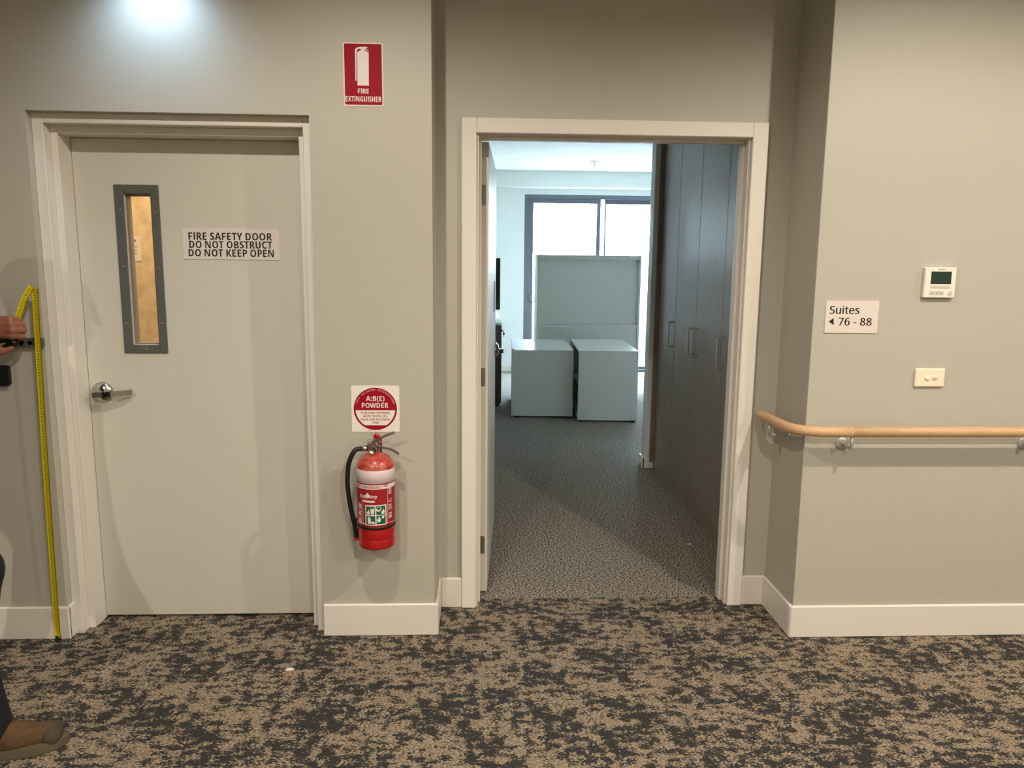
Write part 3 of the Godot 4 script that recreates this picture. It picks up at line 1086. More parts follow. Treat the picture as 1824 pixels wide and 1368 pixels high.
	for q in [[-0.449, 0.8145, 0.104, -0.02, 0.0], [-0.486, 0.786, 0.112, -0.012, -0.026], [-0.5015, 0.712, 0.112, -0.002, -0.03], [-0.500, 0.636, 0.110, 0.003, -0.03], [-0.487, 0.545, 0.104, 0.007, -0.03], [-0.4800, 0.500, 0.100, 0.002, -0.02], [-0.4755, 0.452, 0.098, 0.001, -0.01]]:
		var t := Vector3(q[3], q[4], 0)
		cv.add_point(Vector3(q[0], q[1], q[2]), -t, t)
	cv.bake_interval = 0.008
	var pts := []
	for p in cv.get_baked_points():
		pts.append(p)
	s = nst(true)
	tube(s, pts, 0.0092, -1, 16, Vector3(0, 0, 1))
	var hs = obj("hose", s, "rubber", o)
	s = nst(true)
	tube(s, [Vector3(-0.4758, 0.456, 0.098), Vector3(-0.4750, 0.447, 0.098)], 0.0098, -1, 16, Vector3(0, 0, 1))
	obj("nozzle_tip", s, "red_enamel", hs)
	s = nst(true)
	for y in [0.523, 0.535]:
		var p := []
		for k in 17:
			var a := TAU * k / 16
			p.append(Vector3(-0.4845 + cos(a) * 0.0125, y, 0.101 + sin(a) * 0.0125))
		tube(s, p, 0.0013, -1, 6)
	tube(s, [Vector3(-0.473, 0.529, 0.101), Vector3(-0.464, 0.530, 0.100)], 0.005, -1, 8)
	obj("hose_clip", s, "rubber", o)
	# wall bracket
	s = nst()
	box(s, Vector3(-0.412, 0.60, 0.0), Vector3(-0.382, 0.83, 0.004), 0.001)
	box(s, Vector3(-0.406, 0.795, 0.004), Vector3(-0.388, 0.815, 0.074), 0.001)
	box(s, Vector3(-0.412, 0.60, 0.004), Vector3(-0.382, 0.62, 0.0185), 0.001)
	obj("wall_bracket", s, "steel", o)

# ==================================================================== handrail
func handrail():
	var o = thing("handrail", "round pale timber handrail curving round the wall corner on steel brackets", "handrail")
	var y := 0.889
	var path := rounded([Vector3(1.50, y, 0.137), Vector3(1.232, y, 0.137), Vector3(1.220, y, -0.205)], 0.13, 14)
	var s = nst(true)
	tube(s, [Vector3(1.455, y, 0.137), Vector3(1.9, y, 0.137), Vector3(2.4, y, 0.137), Vector3(3.2, y, 0.137), Vector3(4.6, y, 0.137)], 0.0203, -1, 28)
	obj("straight_rail", s, "wood", o)
	s = nst(true)
	path[0] = Vector3(1.455, y, 0.137)
	var tp := []
	for k in path.size():
		tp.append(1.0)
	path.append(Vector3(1.2198, y, -0.211))
	path.append(Vector3(1.2196, y, -0.2135))
	tp.append(0.92)
	tp.append(0.6)
	tube(s, path, 0.0203, -1, 28, Vector3.UP, tp)
	obj("curved_end", s, "wood_pale", o)
	for x in [1.455, 2.2057, 2.96, 3.71, 4.46]:
		bracket(o, Vector3(x, 0.823, ZW), Vector3(0, 0, 1))
	bracket(o, Vector3(1.303, 0.821, -0.108), Vector3(-1, 0, 0))

func bracket(o, at: Vector3, n: Vector3):
	var b := Basis(n.cross(Vector3.UP), n, Vector3.UP)
	if b.determinant() < 0:
		b.x = -b.x
	var s = nst(true)
	lathe(s, [Vector2(0.0265, 0.0), Vector2(0.0265, 0.004), Vector2(0.0255, 0.0055), Vector2(0.0, 0.0058)], 32, Transform3D(b, at))
	var k = obj("bracket", s, "satin_steel", o)
	s = nst(true)
	tube(s, rounded([at + n * 0.004, at + n * 0.081, at + n * 0.081 + Vector3(0, 0.048, 0)], 0.018, 6), 0.006, -1, 14, Vector3(0.3, 0.5, 0.7))
	obj("arm", s, "satin_steel", k)

# ==================================================================== thermostat, switch, left-hand fittings
func wall_fittings():
	var o = thing("thermostat", "white square thermostat with a dark green screen on the right wall", "thermostat")
	var R := [1.7240, 1.4073, 1.8482, 1.5246]
	var z := ZW + 0.019
	var s = nst()
	box(s, Vector3(R[0], R[1], ZW), Vector3(R[2], R[3], z), 0.003)
	obj("case", s, "plate_white", o)
	mp = [[938, 165, 1190, 414], R, -0.075]
	s = nst()
	prism(s, poly([[983, 198], [1146, 198], [1140, 301], [976, 301]]), z, z + 0.0006)
	obj("screen", s, "lcd", o)
	s = nst()
	for l in [[976, 313, 1133, 334], [966, 358, 1084, 390]]:
		box(s, Vector3(mx(l[0], l[1]), my(l[3]), z), Vector3(mx(l[2], l[1]), my(l[1]), z + 0.0012), 0.0005)
	lathe(s, [Vector2(0.0085, 0.0), Vector2(0.0085, 0.0015), Vector2(0.0, 0.0018)], 20, Transform3D(Basis(Vector3.RIGHT, PI / 2), Vector3(mx(1134, 376), my(376), z)))
	obj("button", s, "button_grey", o)
	s = nst()
	for q in [[1046, 176], [1041, 184], [1051, 184]]:
		prism(s, poly([[q[0] - 5, q[1]], [q[0], q[1] - 4], [q[0] + 5, q[1]], [q[0], q[1] + 4]]), z, z + 0.0003)
	for k in 6:
		box(s, Vector3(mx(1058 + k * 6, 180), my(184), z), Vector3(mx(1062 + k * 6, 180), my(177), z + 0.0003))
	for q in [[986, 376, 5], [1028, 376, 4], [1060, 376, 4]]:
		prism(s, poly([[q[0] - q[2], 371], [q[0] + q[2], 371], [q[0] + q[2], 380], [q[0] - q[2], 380]]), z + 0.0012, z + 0.0015)
	obj("print", s, "print_grey", o).set_meta("kind", "stuff")
	o = thing("light_switch", "cream double light switch plate below the thermostat", "light switch")
	R = [1.7262, 1.0550, 1.8474, 1.1290]
	z = ZW + 0.011
	s = nst()
	box(s, Vector3(R[0], R[1], ZW), Vector3(R[2], R[3], z), 0.004)
	obj("plate", s, "cream_plastic", o)
	for q in [[1.7745, -14.0], [1.8045, 14.0]]:
		s = nst(true)
		lathe(s, [Vector2(0.0100, -0.004), Vector2(0.0098, 0.003), Vector2(0.008, 0.0042), Vector2(0.0, 0.0045)], 24, Transform3D(Basis(Vector3.RIGHT, PI / 2 + deg_to_rad(q[1])), Vector3(q[0], 1.0925, z)))
		obj("rocker", s, "cream_plastic", o)
	# perforated metal bar on the wall left of the fire door
	var c := CSGBox3D.new()
	c.name = numbered("metal_bar")
	c.size = Vector3(0.30, 0.033, 0.018)
	c.position = Vector3(-1.8075, 1.2085, 0.009)
	c.material = mats["bar_metal"]
	for x in [-0.016, 0.0155, 0.047, 0.0785, 0.110]:
		var h := CSGCylinder3D.new()
		h.name = "hole"
		h.radius = 0.0085
		h.height = 0.02
		h.sides = 24
		h.operation = CSGShape3D.OPERATION_SUBTRACTION
		h.rotation_degrees.x = 90
		h.position = Vector3(x - 0.006, -0.002, 0.0045)
		h.material = mats["black_plastic"]
		c.add_child(h, true)
	add_child(c)
	tag(c, "short dark metal bar with round holes fixed to the wall behind the tape measure", "metal bar")
	o = thing("card_reader", "black rounded wall box below the hand at the photo's left edge", "wall box")
	s = nst()
	prism(s, rrect(-1.885, 1.040, -1.794, 1.119, 0.012), 0.0, 0.017)
	obj("case", s, "black_plastic", o)
	s = nst()
	prism(s, rrect(-1.878, 1.047, -1.801, 1.112, 0.009), 0.017, 0.0185)
	obj("face", s, "black_plastic", o)

# ==================================================================== suite
func suite_room():
	var s
	# wardrobe along the right
	var o = thing("wardrobe", "tall grey-brown built-in wardrobe with four doors and steel pull handles", "wardrobe")
	s = nst()
	box(s, Vector3(1.335, 0.055, -2.598), Vector3(1.95, 2.74, -0.388), 0.001)
	obj("body", s, "laminate", o)
	s = nst()
	box(s, Vector3(1.322, 0.0, -2.584), Vector3(1.95, 0.052, -0.388), 0.001)
	obj("kick_board", s, "laminate", o)
	var seams := [-2.545, -2.095, -1.605, -1.098, -0.60]
	s = nst()
	box(s, Vector3(1.288, 0.055, -2.598), Vector3(1.335, 2.74, -2.572), 0.001)
	obj("filler_panel", s, "laminate", o)
	s = nst()
	box(s, Vector3(1.317, 0.055, -0.597), Vector3(1.335, 2.74, -0.388), 0.001)
	obj("filler_panel", s, "laminate", o)
	for k in 4:
		s = nst()
		box(s, Vector3(1.315, 0.055, seams[k] + 0.002), Vector3(1.334, 2.70, seams[k + 1] - 0.002), 0.0015)
		var d = obj("door", s, "laminate", o)
		var hz: float = [-2.128, -1.640, -1.553, -1.052][k]
		s = nst(true)
		tube(s, rounded([Vector3(1.315, 0.978, hz), Vector3(1.280, 0.978, hz), Vector3(1.280, 1.142, hz), Vector3(1.315, 1.142, hz)], 0.012, 5), 0.0055, -1, 14, Vector3(0, 0.2, 1))
		obj("handle", s, "satin_steel", d)
	# two low cabinets
	low_cabinet(Vector3(0.350, 0, -4.535), -2.2, 0.592, 0.678, 1.10, true, "low white melamine cabinet standing on the left, with a front panel down its left side")
	low_cabinet(Vector3(0.968, 0, -4.325), -2.8, 0.576, 0.698, 1.18, false, "low white melamine cabinet standing on the right, its left side open with one shelf")
	# tall unit seen from its back, in front of the window
	o = thing("tall_cabinet", "tall white cabinet turned away, standing before the balcony window", "cabinet")
	var x0 := 0.664
	var x1 := 1.846
	var zf := -5.76
	var zb := -6.18
	s = nst()
	box(s, Vector3(x0, 0.0, zb), Vector3(x0 + 0.025, 1.602, zf), 0.001)
	obj("side_panel", s, "melamine", o)
	s = nst()
	box(s, Vector3(x1 - 0.025, 0.0, zb), Vector3(x1, 1.602, zf), 0.001)
	obj("side_panel", s, "melamine", o)
	s = nst()
	box(s, Vector3(x0 - 0.003, 1.602, zb), Vector3(x1 + 0.003, 1.622, zf + 0.003), 0.001)
	obj("top_panel", s, "melamine", o)
	s = nst()
	box(s, Vector3(x0 + 0.025, 0.832, zf - 0.05), Vector3(x1 - 0.025, 1.572, zf - 0.036), 0.001)
	obj("back_panel", s, "melamine", o)
	s = nst()
	box(s, Vector3(x0 + 0.025, 1.572, zf - 0.05), Vector3(x1 - 0.025, 1.602, zf - 0.004), 0.001)
	obj("top_rail", s, "melamine", o)
	s = nst()
	box(s, Vector3(x0 + 0.025, 0.806, zb), Vector3(x1 - 0.025, 0.832, zf - 0.002), 0.001)
	obj("fixed_shelf", s, "melamine", o)
	s = nst()
	box(s, Vector3(x0 + 0.025, 0.02, zf - 0.024), Vector3(x1 - 0.025, 0.804, zf - 0.012), 0.001)
	obj("lower_panel", s, "melamine", o)
	# sideboard with its key
	o = thing("sideboard", "dark brown sideboard with a pale top below the television", "sideboard")
	s = nst()
	box(s, Vector3(-0.075, 0.0, -7.0), Vector3(0.228, 0.872, -5.158), 0.001)
	obj("body", s, "dark_laminate", o)
	s = nst()
	box(s, Vector3(-0.075, 0.872, -7.005), Vector3(0.250, 0.897, -5.150), 0.001)
	obj("top", s, "melamine", o)
	for k in 3:
		s = nst()
		box(s, Vector3(0.228, 0.03, -6.998 + k * 0.614), Vector3(0.246, 0.866, -6.388 + k * 0.614), 0.001)
		obj("door", s, "dark_laminate", o)
	o = thing("key", "small key with a black head in the lock of the dark sideboard", "key", Vector3(0.246, 0.807, -5.25))
	s = nst(true)
	tube(s, [Vector3(0, 0, 0), Vector3(0.012, 0, 0)], 0.011, -1, 14)
	obj("lock", s, "black_plastic", o)
	s = nst()
	tube(s, [Vector3(0.012, 0.002, 0), Vector3(0.024, -0.012, 0.0), Vector3(0.026, -0.028, 0)], 0.004, 0.002, 8, Vector3(0, 0, 1))
	tube(s, [Vector3(0.026, -0.024, 0), Vector3(0.027, -0.046, 0)], 0.010, 0.006, 10, Vector3(0, 0, 1))
	tube(s, [Vector3(0.027, -0.046, 0), Vector3(0.0275, -0.068, 0)], 0.003, 0.002, 8, Vector3(0, 0, 1))
	obj("key_head", s, "black_plastic", o)
	# television on its arm
	o = thing("television", "black flat television on the left wall above the sideboard, seen edge-on", "television")
	s = nst()
	box(s, Vector3(0.172, 1.026, -6.28), Vector3(0.230, 1.576, -5.30), 0.004)
	obj("case", s, "black_plastic", o)
	s = nst()
	box(s, Vector3(0.230, 1.038, -6.268), Vector3(0.2315, 1.566, -5.312), 0.0005)
	obj("screen", s, "screen_glass", o)
	s = nst()
	box(s, Vector3(-0.079, 1.20, -5.95), Vector3(-0.05, 1.40, -5.63), 0.002)
	box(s, Vector3(-0.05, 1.28, -5.83), Vector3(0.172, 1.32, -5.75), 0.002)
	obj("wall_arm", s, "black_plastic", o)
	# sprinkler on the ceiling
	o = thing("sprinkler", "small white sprinkler head on the suite ceiling", "sprinkler", Vector3(1.395, SCEIL, -6.55))
	s = nst(true)
	lathe(s, [Vector2(0.055, 0.0), Vector2(0.052, -0.008), Vector2(0.02, -0.012), Vector2(0.010, -0.014), Vector2(0.009, -0.035), Vector2(0.0, -0.035)], 28)
	obj("escutcheon", s, "button_grey", o)
	s = nst(true)
	tube(s, [Vector3(0, -0.035, 0), Vector3(0, -0.052, 0)], 0.004, -1, 10)
	lathe(s, [Vector2(0.0, -0.051), Vector2(0.019, -0.052), Vector2(0.019, -0.054), Vector2(0.0, -0.055)], 20)
	obj("deflector", s, "steel", o)
	# balcony sliding window
	var w := Node3D.new()
	w.name = "window_1"
	add_child(w)
	w.set_meta("kind", "structure")
	w.set_meta("label", "grey aluminium sliding window onto the balcony")
	s = nst()
	var za := -7.93
	var zc := -7.84
	box(s, Vector3(0.63, 0.0, za), Vector3(0.672, 2.461, zc + 0.012), 0.002)
	box(s, Vector3(3.005, 0.0, za), Vector3(3.05, 2.461, zc + 0.012), 0.002)
	box(s, Vector3(0.672, 2.405, za), Vector3(3.005, 2.461, zc + 0.012), 0.002)
	box(s, Vector3(0.672, 0.0, za), Vector3(3.005, 0.030, zc + 0.012), 0.002)
	obj("frame", s, "alu_frame", w)
	for q in [[0.672, 1.692, -7.885, -7.85], [1.752, 3.005, -7.925, -7.89]]:
		s = nst()
		var e := 0.084 if q[0] < 1.0 else 0.022
		var e1 := 0.056 if q[0] < 1.0 else 0.08
		box(s, Vector3(q[0], 0.03, q[2]), Vector3(q[0] + e, 2.405, q[3]), 0.002)
		box(s, Vector3(q[1] - e1, 0.03, q[2]), Vector3(q[1], 2.405, q[3]), 0.002)
		box(s, Vector3(q[0] + e, 2.345, q[2]), Vector3(q[1] - e1, 2.405, q[3]), 0.002)
		box(s, Vector3(q[0] + e, 0.03, q[2]), Vector3(q[1] - e1, 0.07, q[3]), 0.002)
		var sa = obj("sash", s, "alu_frame", w)
		s = nst()
		box(s, Vector3(q[0] + e - 0.005, 0.065, (q[2] + q[3]) / 2 - 0.003), Vector3(q[1] - e1 + 0.005, 2.35, (q[2] + q[3]) / 2 + 0.003))
		obj("pane", s, "window_glass", sa)
		if q[0] < 1.0:
			s = nst()
			box(s, Vector3(0.700, 0.975, -7.85), Vector3(0.742, 1.110, -7.832), 0.003)
			var hp = obj("handle", s, "dark_steel", sa)
			s = nst(true)
			tube(s, rounded([Vector3(0.735, 1.100, -7.835), Vector3(0.782, 1.094, -7.80), Vector3(0.782, 0.985, -7.80), Vector3(0.735, 0.980, -7.835)], 0.012, 4), 0.005, -1, 10, Vector3(0, 0.3, 1))
			obj("pull", s, "dark_steel", hp)

func low_cabinet(at: Vector3, turn: float, w: float, h: float, L: float, front: bool, label: String):
	var o = thing("low_cabinet", label, "cabinet", at)
	o.rotation_degrees.y = turn
	var t := 0.018
	var s
	for z in [[-t, 0.0], [-L, -L + t]]:
		s = nst()
		box(s, Vector3(0, 0.016, z[0]), Vector3(w, h - t, z[1]), 0.001)
		var e = obj("end_panel", s, "melamine", o)
		if z[1] == 0.0:
			for y in [h - t - 0.010, h * 0.46, 0.055]:
				for x in [0.05, w * 0.5, w - 0.05]:
					s = nst()
					lathe(s, [Vector2(0.0035, 0.0), Vector2(0.0035, 0.0006), Vector2(0.0, 0.0006)], 10, Transform3D(Basis(Vector3.RIGHT, PI / 2), Vector3(x, y, 0.0)))
					obj("screw_cap", s, "screw_hole", e)
	s = nst()
	box(s, Vector3(0, h - t, -L), Vector3(w, h, 0.0), 0.001)
	obj("top_panel", s, "melamine", o)
	s = nst()
	box(s, Vector3(0.002, 0.016, -L + t), Vector3(w, 0.034, -t), 0.001)
	obj("bottom_panel", s, "melamine", o)
	s = nst()
	box(s, Vector3(0.02, h * 0.44, -L + t), Vector3(w - 0.012, h * 0.44 + t, -t), 0.001)
	obj("shelf", s, "melamine", o)
	s = nst()
	box(s, Vector3(w - 0.012, 0.034, -L + t), Vector3(w - 0.002, h - t, -t), 0.0005)
	obj("back_panel", s, "melamine", o)
	if front:
		s = nst()
		box(s, Vector3(-0.020, 0.016, -L), Vector3(-0.001, h + 0.012, -0.001), 0.001)
		obj("front_panel", s, "melamine", o)
	for x in [0.03, w - 0.03]:
		for z in [-0.035, -L + 0.035]:
			s = nst(true)
			tube(s, [Vector3(x, -0.001, z), Vector3(x, 0.017, z)], 0.022, -1, 16, Vector3.RIGHT)
			obj("foot", s, "rubber", o)

func outside():
	var s = nst()
	box(s, Vector3(-1.0, -0.35, -9.7), Vector3(5.0, -0.03, -8.0))
	struct("floor_balcony", s, "slab", "pale balcony floor beyond the window")
	var o = thing("balcony_railing", "grey balcony railing beyond the window, with a low solid panel", "railing")
	s = nst(true)
	tube(s, [Vector3(-1, 1.262, -9.4), Vector3(5, 1.262, -9.4)], 0.009, -1, 10)
	obj("top_wire", s, "rail_metal", o)
	s = nst()
	box(s, Vector3(-1, 0.90, -9.44), Vector3(5, 0.966, -9.38), 0.003)
	obj("mid_rail", s, "rail_metal", o)
	s = nst()
	box(s, Vector3(-1, 0.13, -9.43), Vector3(5, 0.522, -9.39), 0.003)
	obj("solid_panel", s, "rail_metal", o)
	for x in [-0.9, 0.30, 2.25, 4.2]:
		s = nst()
		box(s, Vector3(x - 0.02, -0.03, -9.43), Vector3(x + 0.02, 1.27, -9.39), 0.002)
		obj("post", s, "rail_metal", o)

# ==================================================================== tape measure
func blade_strip(s, pts: Array, widths: Vector3, v0: float, half := 0.0125, curve := 0.0022):
	# a slightly hollow ribbon through pts; widths is the direction across it
	var v := v0
	for i in pts.size() - 1:
		var d: Vector3 = (pts[i + 1] - pts[i])
		var across := (widths - d * widths.dot(d) / d.length_squared()).normalized()
		var nrm := across.cross(d.normalized())
		if nrm.z < 0:
			nrm = -nrm
		var v1 := v + d.length() / 0.1
		for k in 4:
			var a := lerpf(-1, 1, k / 4.0)
			var b := lerpf(-1, 1, (k + 1) / 4.0)
			var q := []
			for e in [[a, pts[i], v], [b, pts[i], v], [b, pts[i + 1], v1], [a, pts[i + 1], v1]]:
				q.append([e[1] + across * e[0] * half - nrm * curve * (1.0 - e[0] * e[0]), Vector2(e[0] * 0.5 + 0.5, -e[2])])
			for t in [[0, 1, 2], [0, 2, 3]]:
				var order: Array = t
				if (q[t[1]][0] - q[t[0]][0]).cross(q[t[2]][0] - q[t[0]][0]).dot(nrm) > 0:
					order = [t[0], t[2], t[1]]
				for m in order:
					s.set_uv(q[m][1])
					s.add_vertex(q[m][0])
		v = v1
	return v

func tape_measure():
	var o = thing("tape_measure", "yellow steel tape measure pulled up from the floor beside the fire door frame", "tape measure")
	var s = nst()
	var pts := []
	for k in 15:
		var t := k / 14.0
		pts.append(Vector3(-1.692, 0.012, 0.024).lerp(Vector3(-1.649, 1.415, 0.052), t) + Vector3(0, 0, 0.006 * sin(t * PI)))
	var v = blade_strip(s, pts, Vector3(1, 0, 0.12), 0.0)
	v = blade_strip(s, [Vector3(-1.6570, 1.4235, 0.0555), Vector3(-1.6625, 1.411, 0.062), Vector3(-1.679, 1.370, 0.076), Vector3(-1.701, 1.300, 0.088), Vector3(-1.712, 1.262, 0.088)], Vector3(1, 0.25, -0.1), v)
	obj("blade", s, "tape_yellow", o)
	s = nst()
	box(s, Vector3(-1.703, 0.001, 0.018), Vector3(-1.681, 0.020, 0.0225), 0.0005)
	box(s, Vector3(-1.703, 0.001, 0.018), Vector3(-1.681, 0.004, 0.031), 0.0005)
	obj("hook", s, "dark_steel", o)
	s = nst()
	var xf := Transform3D(Basis(Vector3(0, 0, 1), 0.4) * Basis(Vector3.UP, 0.15), Vector3(-1.757, 1.222, 0.082))
	box(s, Vector3(-0.036, -0.030, -0.017), Vector3(0.036, 0.030, 0.017), 0.008, xf)
	var c = obj("case", s, "black_plastic", o)
	s = nst()
	box(s, Vector3(-0.030, -0.016, 0.0165), Vector3(0.006, -0.006, 0.022), 0.002, xf)
	obj("lock_button", s, "chrome", c)

# ==================================================================== person at the left edge
func person():
	var o = thing("person", "person in dark jeans and brown shoes at the left edge, holding the tape measure", "person", Vector3(-1.70, 0, 0.72))
	var inv := Transform3D(Basis(), -Vector3(-1.70, 0, 0.72))
	var J := {
		"hipR": Vector3(-1.665, 0.93, 0.80), "hipL": Vector3(-1.72, 0.93, 0.63), "kneeR": Vector3(-1.498, 0.60, 0.755), "kneeL": Vector3(-1.79, 0.51, 0.59), "ankR": Vector3(-1.525, 0.10, 0.765), "ankL": Vector3(-1.95, 0.10, 0.57),
		"pel": Vector3(-1.70, 0.99, 0.715), "waist": Vector3(-1.71, 1.12, 0.71), "chest": Vector3(-1.72, 1.33, 0.69), "neck": Vector3(-1.70, 1.49, 0.665), "head": Vector3(-1.675, 1.635, 0.645),
		"shR": Vector3(-1.735, 1.405, 0.86), "shL": Vector3(-1.76, 1.395, 0.53), "elR": Vector3(-1.80, 1.12, 0.95), "elL": Vector3(-1.945, 1.19, 0.345), "wrR": Vector3(-1.71, 0.90, 0.97), "wrL": Vector3(-1.812, 1.268, 0.125),
	}
	var body := [[J.hipR, J.kneeR, 0.072, 0.048], [J.hipL, J.kneeL, 0.072, 0.048], [J.kneeR, J.ankR, 0.046, 0.034], [J.kneeL, J.ankL, 0.046, 0.034], [J.hipR, J.hipL, 0.095, 0.095], [J.pel, J.waist, 0.115, 0.105], [J.waist, J.chest, 0.105, 0.12],
		[J.chest + Vector3(0, 0, 0.07), J.chest + Vector3(0, 0, -0.07), 0.11, 0.11], [J.chest, J.neck, 0.09, 0.052], [J.neck, J.head + Vector3(-0.01, -0.04, 0), 0.052, 0.055], [J.shR, J.shL, 0.055, 0.055], [J.shR, J.elR, 0.046, 0.036], [J.shL, J.elL, 0.046, 0.036], [J.elR, J.wrR, 0.038, 0.026], [J.elL, J.wrL, 0.038, 0.027],
		[J.wrL, Vector3(-1.79, 1.270, 0.120), 0.027, 0.028], [J.wrR, Vector3(-1.70, 0.87, 0.97), 0.026, 0.028],
		[J.ankR, Vector3(-1.42, 0.045, 0.735), 0.034, 0.024], [J.ankL, Vector3(-1.84, 0.045, 0.54), 0.034, 0.026]]
	var s = nst(true)
	net(s, body, 0.018, 0.035)
	# head: skull, jaw, nose, ears, brows
	var h: Vector3 = J.head
	net(s, [[h + Vector3(-0.02, 0.02, 0), h + Vector3(0.015, 0.03, 0), 0.082, 0.076], [h + Vector3(0.01, -0.02, 0), h + Vector3(0.035, -0.085, 0), 0.066, 0.038], [h + Vector3(0.085, 0.015, 0), h + Vector3(0.103, -0.022, 0), 0.009, 0.013], [h + Vector3(-0.005, 0.015, 0.078), h + Vector3(-0.005, -0.025, 0.074), 0.013, 0.010], [h + Vector3(-0.005, 0.015, -0.078), h + Vector3(-0.005, -0.025, -0.074), 0.013, 0.010], [h + Vector3(0.078, 0.03, 0.032), h + Vector3(0.078, 0.03, -0.032), 0.016, 0.016], [h + Vector3(0.073, -0.055, 0.018), h + Vector3(0.073, -0.055, -0.018), 0.010, 0.010], [h + Vector3(-0.02, -0.05, 0), J.neck, 0.056, 0.054]], 0.007, 0.02)
	# left hand, back towards the room, fingers curled round the tape case
	var hl := []
	var W: Vector3 = J.wrL
	hl.append([W, Vector3(-1.775, 1.272, 0.118), 0.028, 0.031])
	var mcp := [Vector3(-1.716, 1.302, 0.110), Vector3(-1.709, 1.284, 0.117), Vector3(-1.707, 1.264, 0.118), Vector3(-1.713, 1.244, 0.114)]
	var pip := [Vector3(-1.700, 1.300, 0.078), Vector3(-1.692, 1.281, 0.078), Vector3(-1.690, 1.260, 0.078), Vector3(-1.698, 1.238, 0.078)]
	var dip := [Vector3(-1.716, 1.294, 0.058), Vector3(-1.710, 1.274, 0.055), Vector3(-1.708, 1.252, 0.054), Vector3(-1.716, 1.229, 0.056)]
	var tip := [Vector3(-1.738, 1.290, 0.060), Vector3(-1.734, 1.269, 0.057), Vector3(-1.732, 1.246, 0.056), Vector3(-1.739, 1.222, 0.058)]
	var rad := [0.0096, 0.0106, 0.0109, 0.0106]
	for k in 4:
		hl.append([Vector3(-1.780, 1.292 - k * 0.012, 0.112), mcp[k], 0.024, 0.0138])
		hl.append([mcp[k], pip[k], 0.0132, rad[k] * 1.05])
	net(s, hl, 0.0034, 0.0065)
	for k in 4:
		net(s, [[mcp[k].lerp(pip[k], 0.6), pip[k], rad[k] * 0.95, rad[k] * 1.03], [pip[k], dip[k], rad[k] * 1.03, rad[k] * 0.92], [dip[k], tip[k], rad[k] * 0.92, rad[k] * 0.78]], 0.0032, 0.005)
	net(s, [[Vector3(-1.800, 1.252, 0.112), Vector3(-1.778, 1.205, 0.112), 0.024, 0.0165], [Vector3(-1.778, 1.205, 0.112), Vector3(-1.752, 1.184, 0.112), 0.0150, 0.0120], [Vector3(-1.752, 1.184, 0.112), Vector3(-1.722, 1.196, 0.104), 0.0120, 0.0085]], 0.0032, 0.008)
	# right hand, hanging half closed
	var hr := [[J.wrR, Vector3(-1.695, 0.83, 0.97), 0.026, 0.031]]
	net(s, hr + [[Vector3(-1.695, 0.85, 0.95), Vector3(-1.68, 0.80, 0.99), 0.024, 0.02]], 0.005, 0.012)
	for k in 4:
		var a := Vector3(-1.695 + 0.010, 0.815, 0.945 + k * 0.019)
		net(s, [[a + Vector3(0, 0.02, 0), a, 0.012, 0.012], [a, a + Vector3(0.012, -0.04 - 0.004 * (k % 3), 0), 0.0105, 0.0098], [a + Vector3(0.012, -0.04 - 0.004 * (k % 3), 0), a + Vector3(0.034, -0.062, 0), 0.0098, 0.009], [a + Vector3(0.034, -0.062, 0), a + Vector3(0.052, -0.054, 0), 0.009, 0.0075]], 0.0036, 0.004)
	net(s, [[Vector3(-1.70, 0.865, 0.965), Vector3(-1.665, 0.83, 0.955), 0.017, 0.013], [Vector3(-1.665, 0.83, 0.955), Vector3(-1.648, 0.795, 0.952), 0.0125, 0.009]], 0.0036, 0.006)
	var bd = obj("body", s, "skin", o)
	bd.transform = inv
	# clothes
	s = nst(true)
	net(s, [[J.hipR, J.kneeR, 0.092, 0.067], [J.hipL, J.kneeL, 0.092, 0.067], [J.kneeR, Vector3(-1.532, 0.30, 0.762), 0.066, 0.058], [Vector3(-1.532, 0.30, 0.762), Vector3(-1.508, 0.088, 0.760), 0.058, 0.068], [J.kneeL, J.ankL + Vector3(0, -0.015, 0), 0.066, 0.062], [J.hipR, J.hipL, 0.112, 0.112], [J.pel, J.pel + Vector3(0, 0.04, 0), 0.13, 0.125]], 0.014, 0.03)
	obj("jeans", s, "denim", o).transform = inv
	s = nst(true)
	net(s, [[J.pel + Vector3(0, 0.0, 0), J.waist, 0.132, 0.124], [J.waist, J.chest, 0.124, 0.135], [J.chest + Vector3(0, 0, 0.07), J.chest + Vector3(0, 0, -0.07), 0.125, 0.125], [J.chest, J.neck + Vector3(0, -0.05, 0), 0.10, 0.07], [J.shR, J.shL, 0.068, 0.068], [J.shR, J.elR, 0.060, 0.050], [J.shL, J.elL, 0.060, 0.050], [J.elR, J.elR.lerp(J.wrR, 0.85), 0.050, 0.040], [J.elL, J.elL.lerp(J.wrL, 0.80), 0.050, 0.040]], 0.016, 0.035)
	obj("jumper", s, "jumper", o).transform = inv
	s = nst(true)
	net(s, [[h + Vector3(-0.035, 0.045, 0), h + Vector3(0.02, 0.062, 0), 0.078, 0.066], [h + Vector3(-0.045, 0.02, 0), h + Vector3(-0.045, -0.03, 0), 0.072, 0.058]], 0.01, 0.02)
	obj("hair", s, "hair", o).transform = inv
	s = nst(true)
	for z in [-0.031, 0.031]:
		s = nst(true)
		net(s, [[h + Vector3(0.083, 0.008, z), h + Vector3(0.084, 0.008, z), 0.011, 0.011]], 0.004, 0.004)
		obj("eye", s, "plate_white", o).transform = inv
	shoe(o, Transform3D(Basis(Vector3.UP, 0.36), Vector3(-1.540, 0, 0.785)), inv)
	shoe(o, Transform3D(Basis(Vector3.UP, 0.25), Vector3(-1.96, 0, 0.58)), inv)

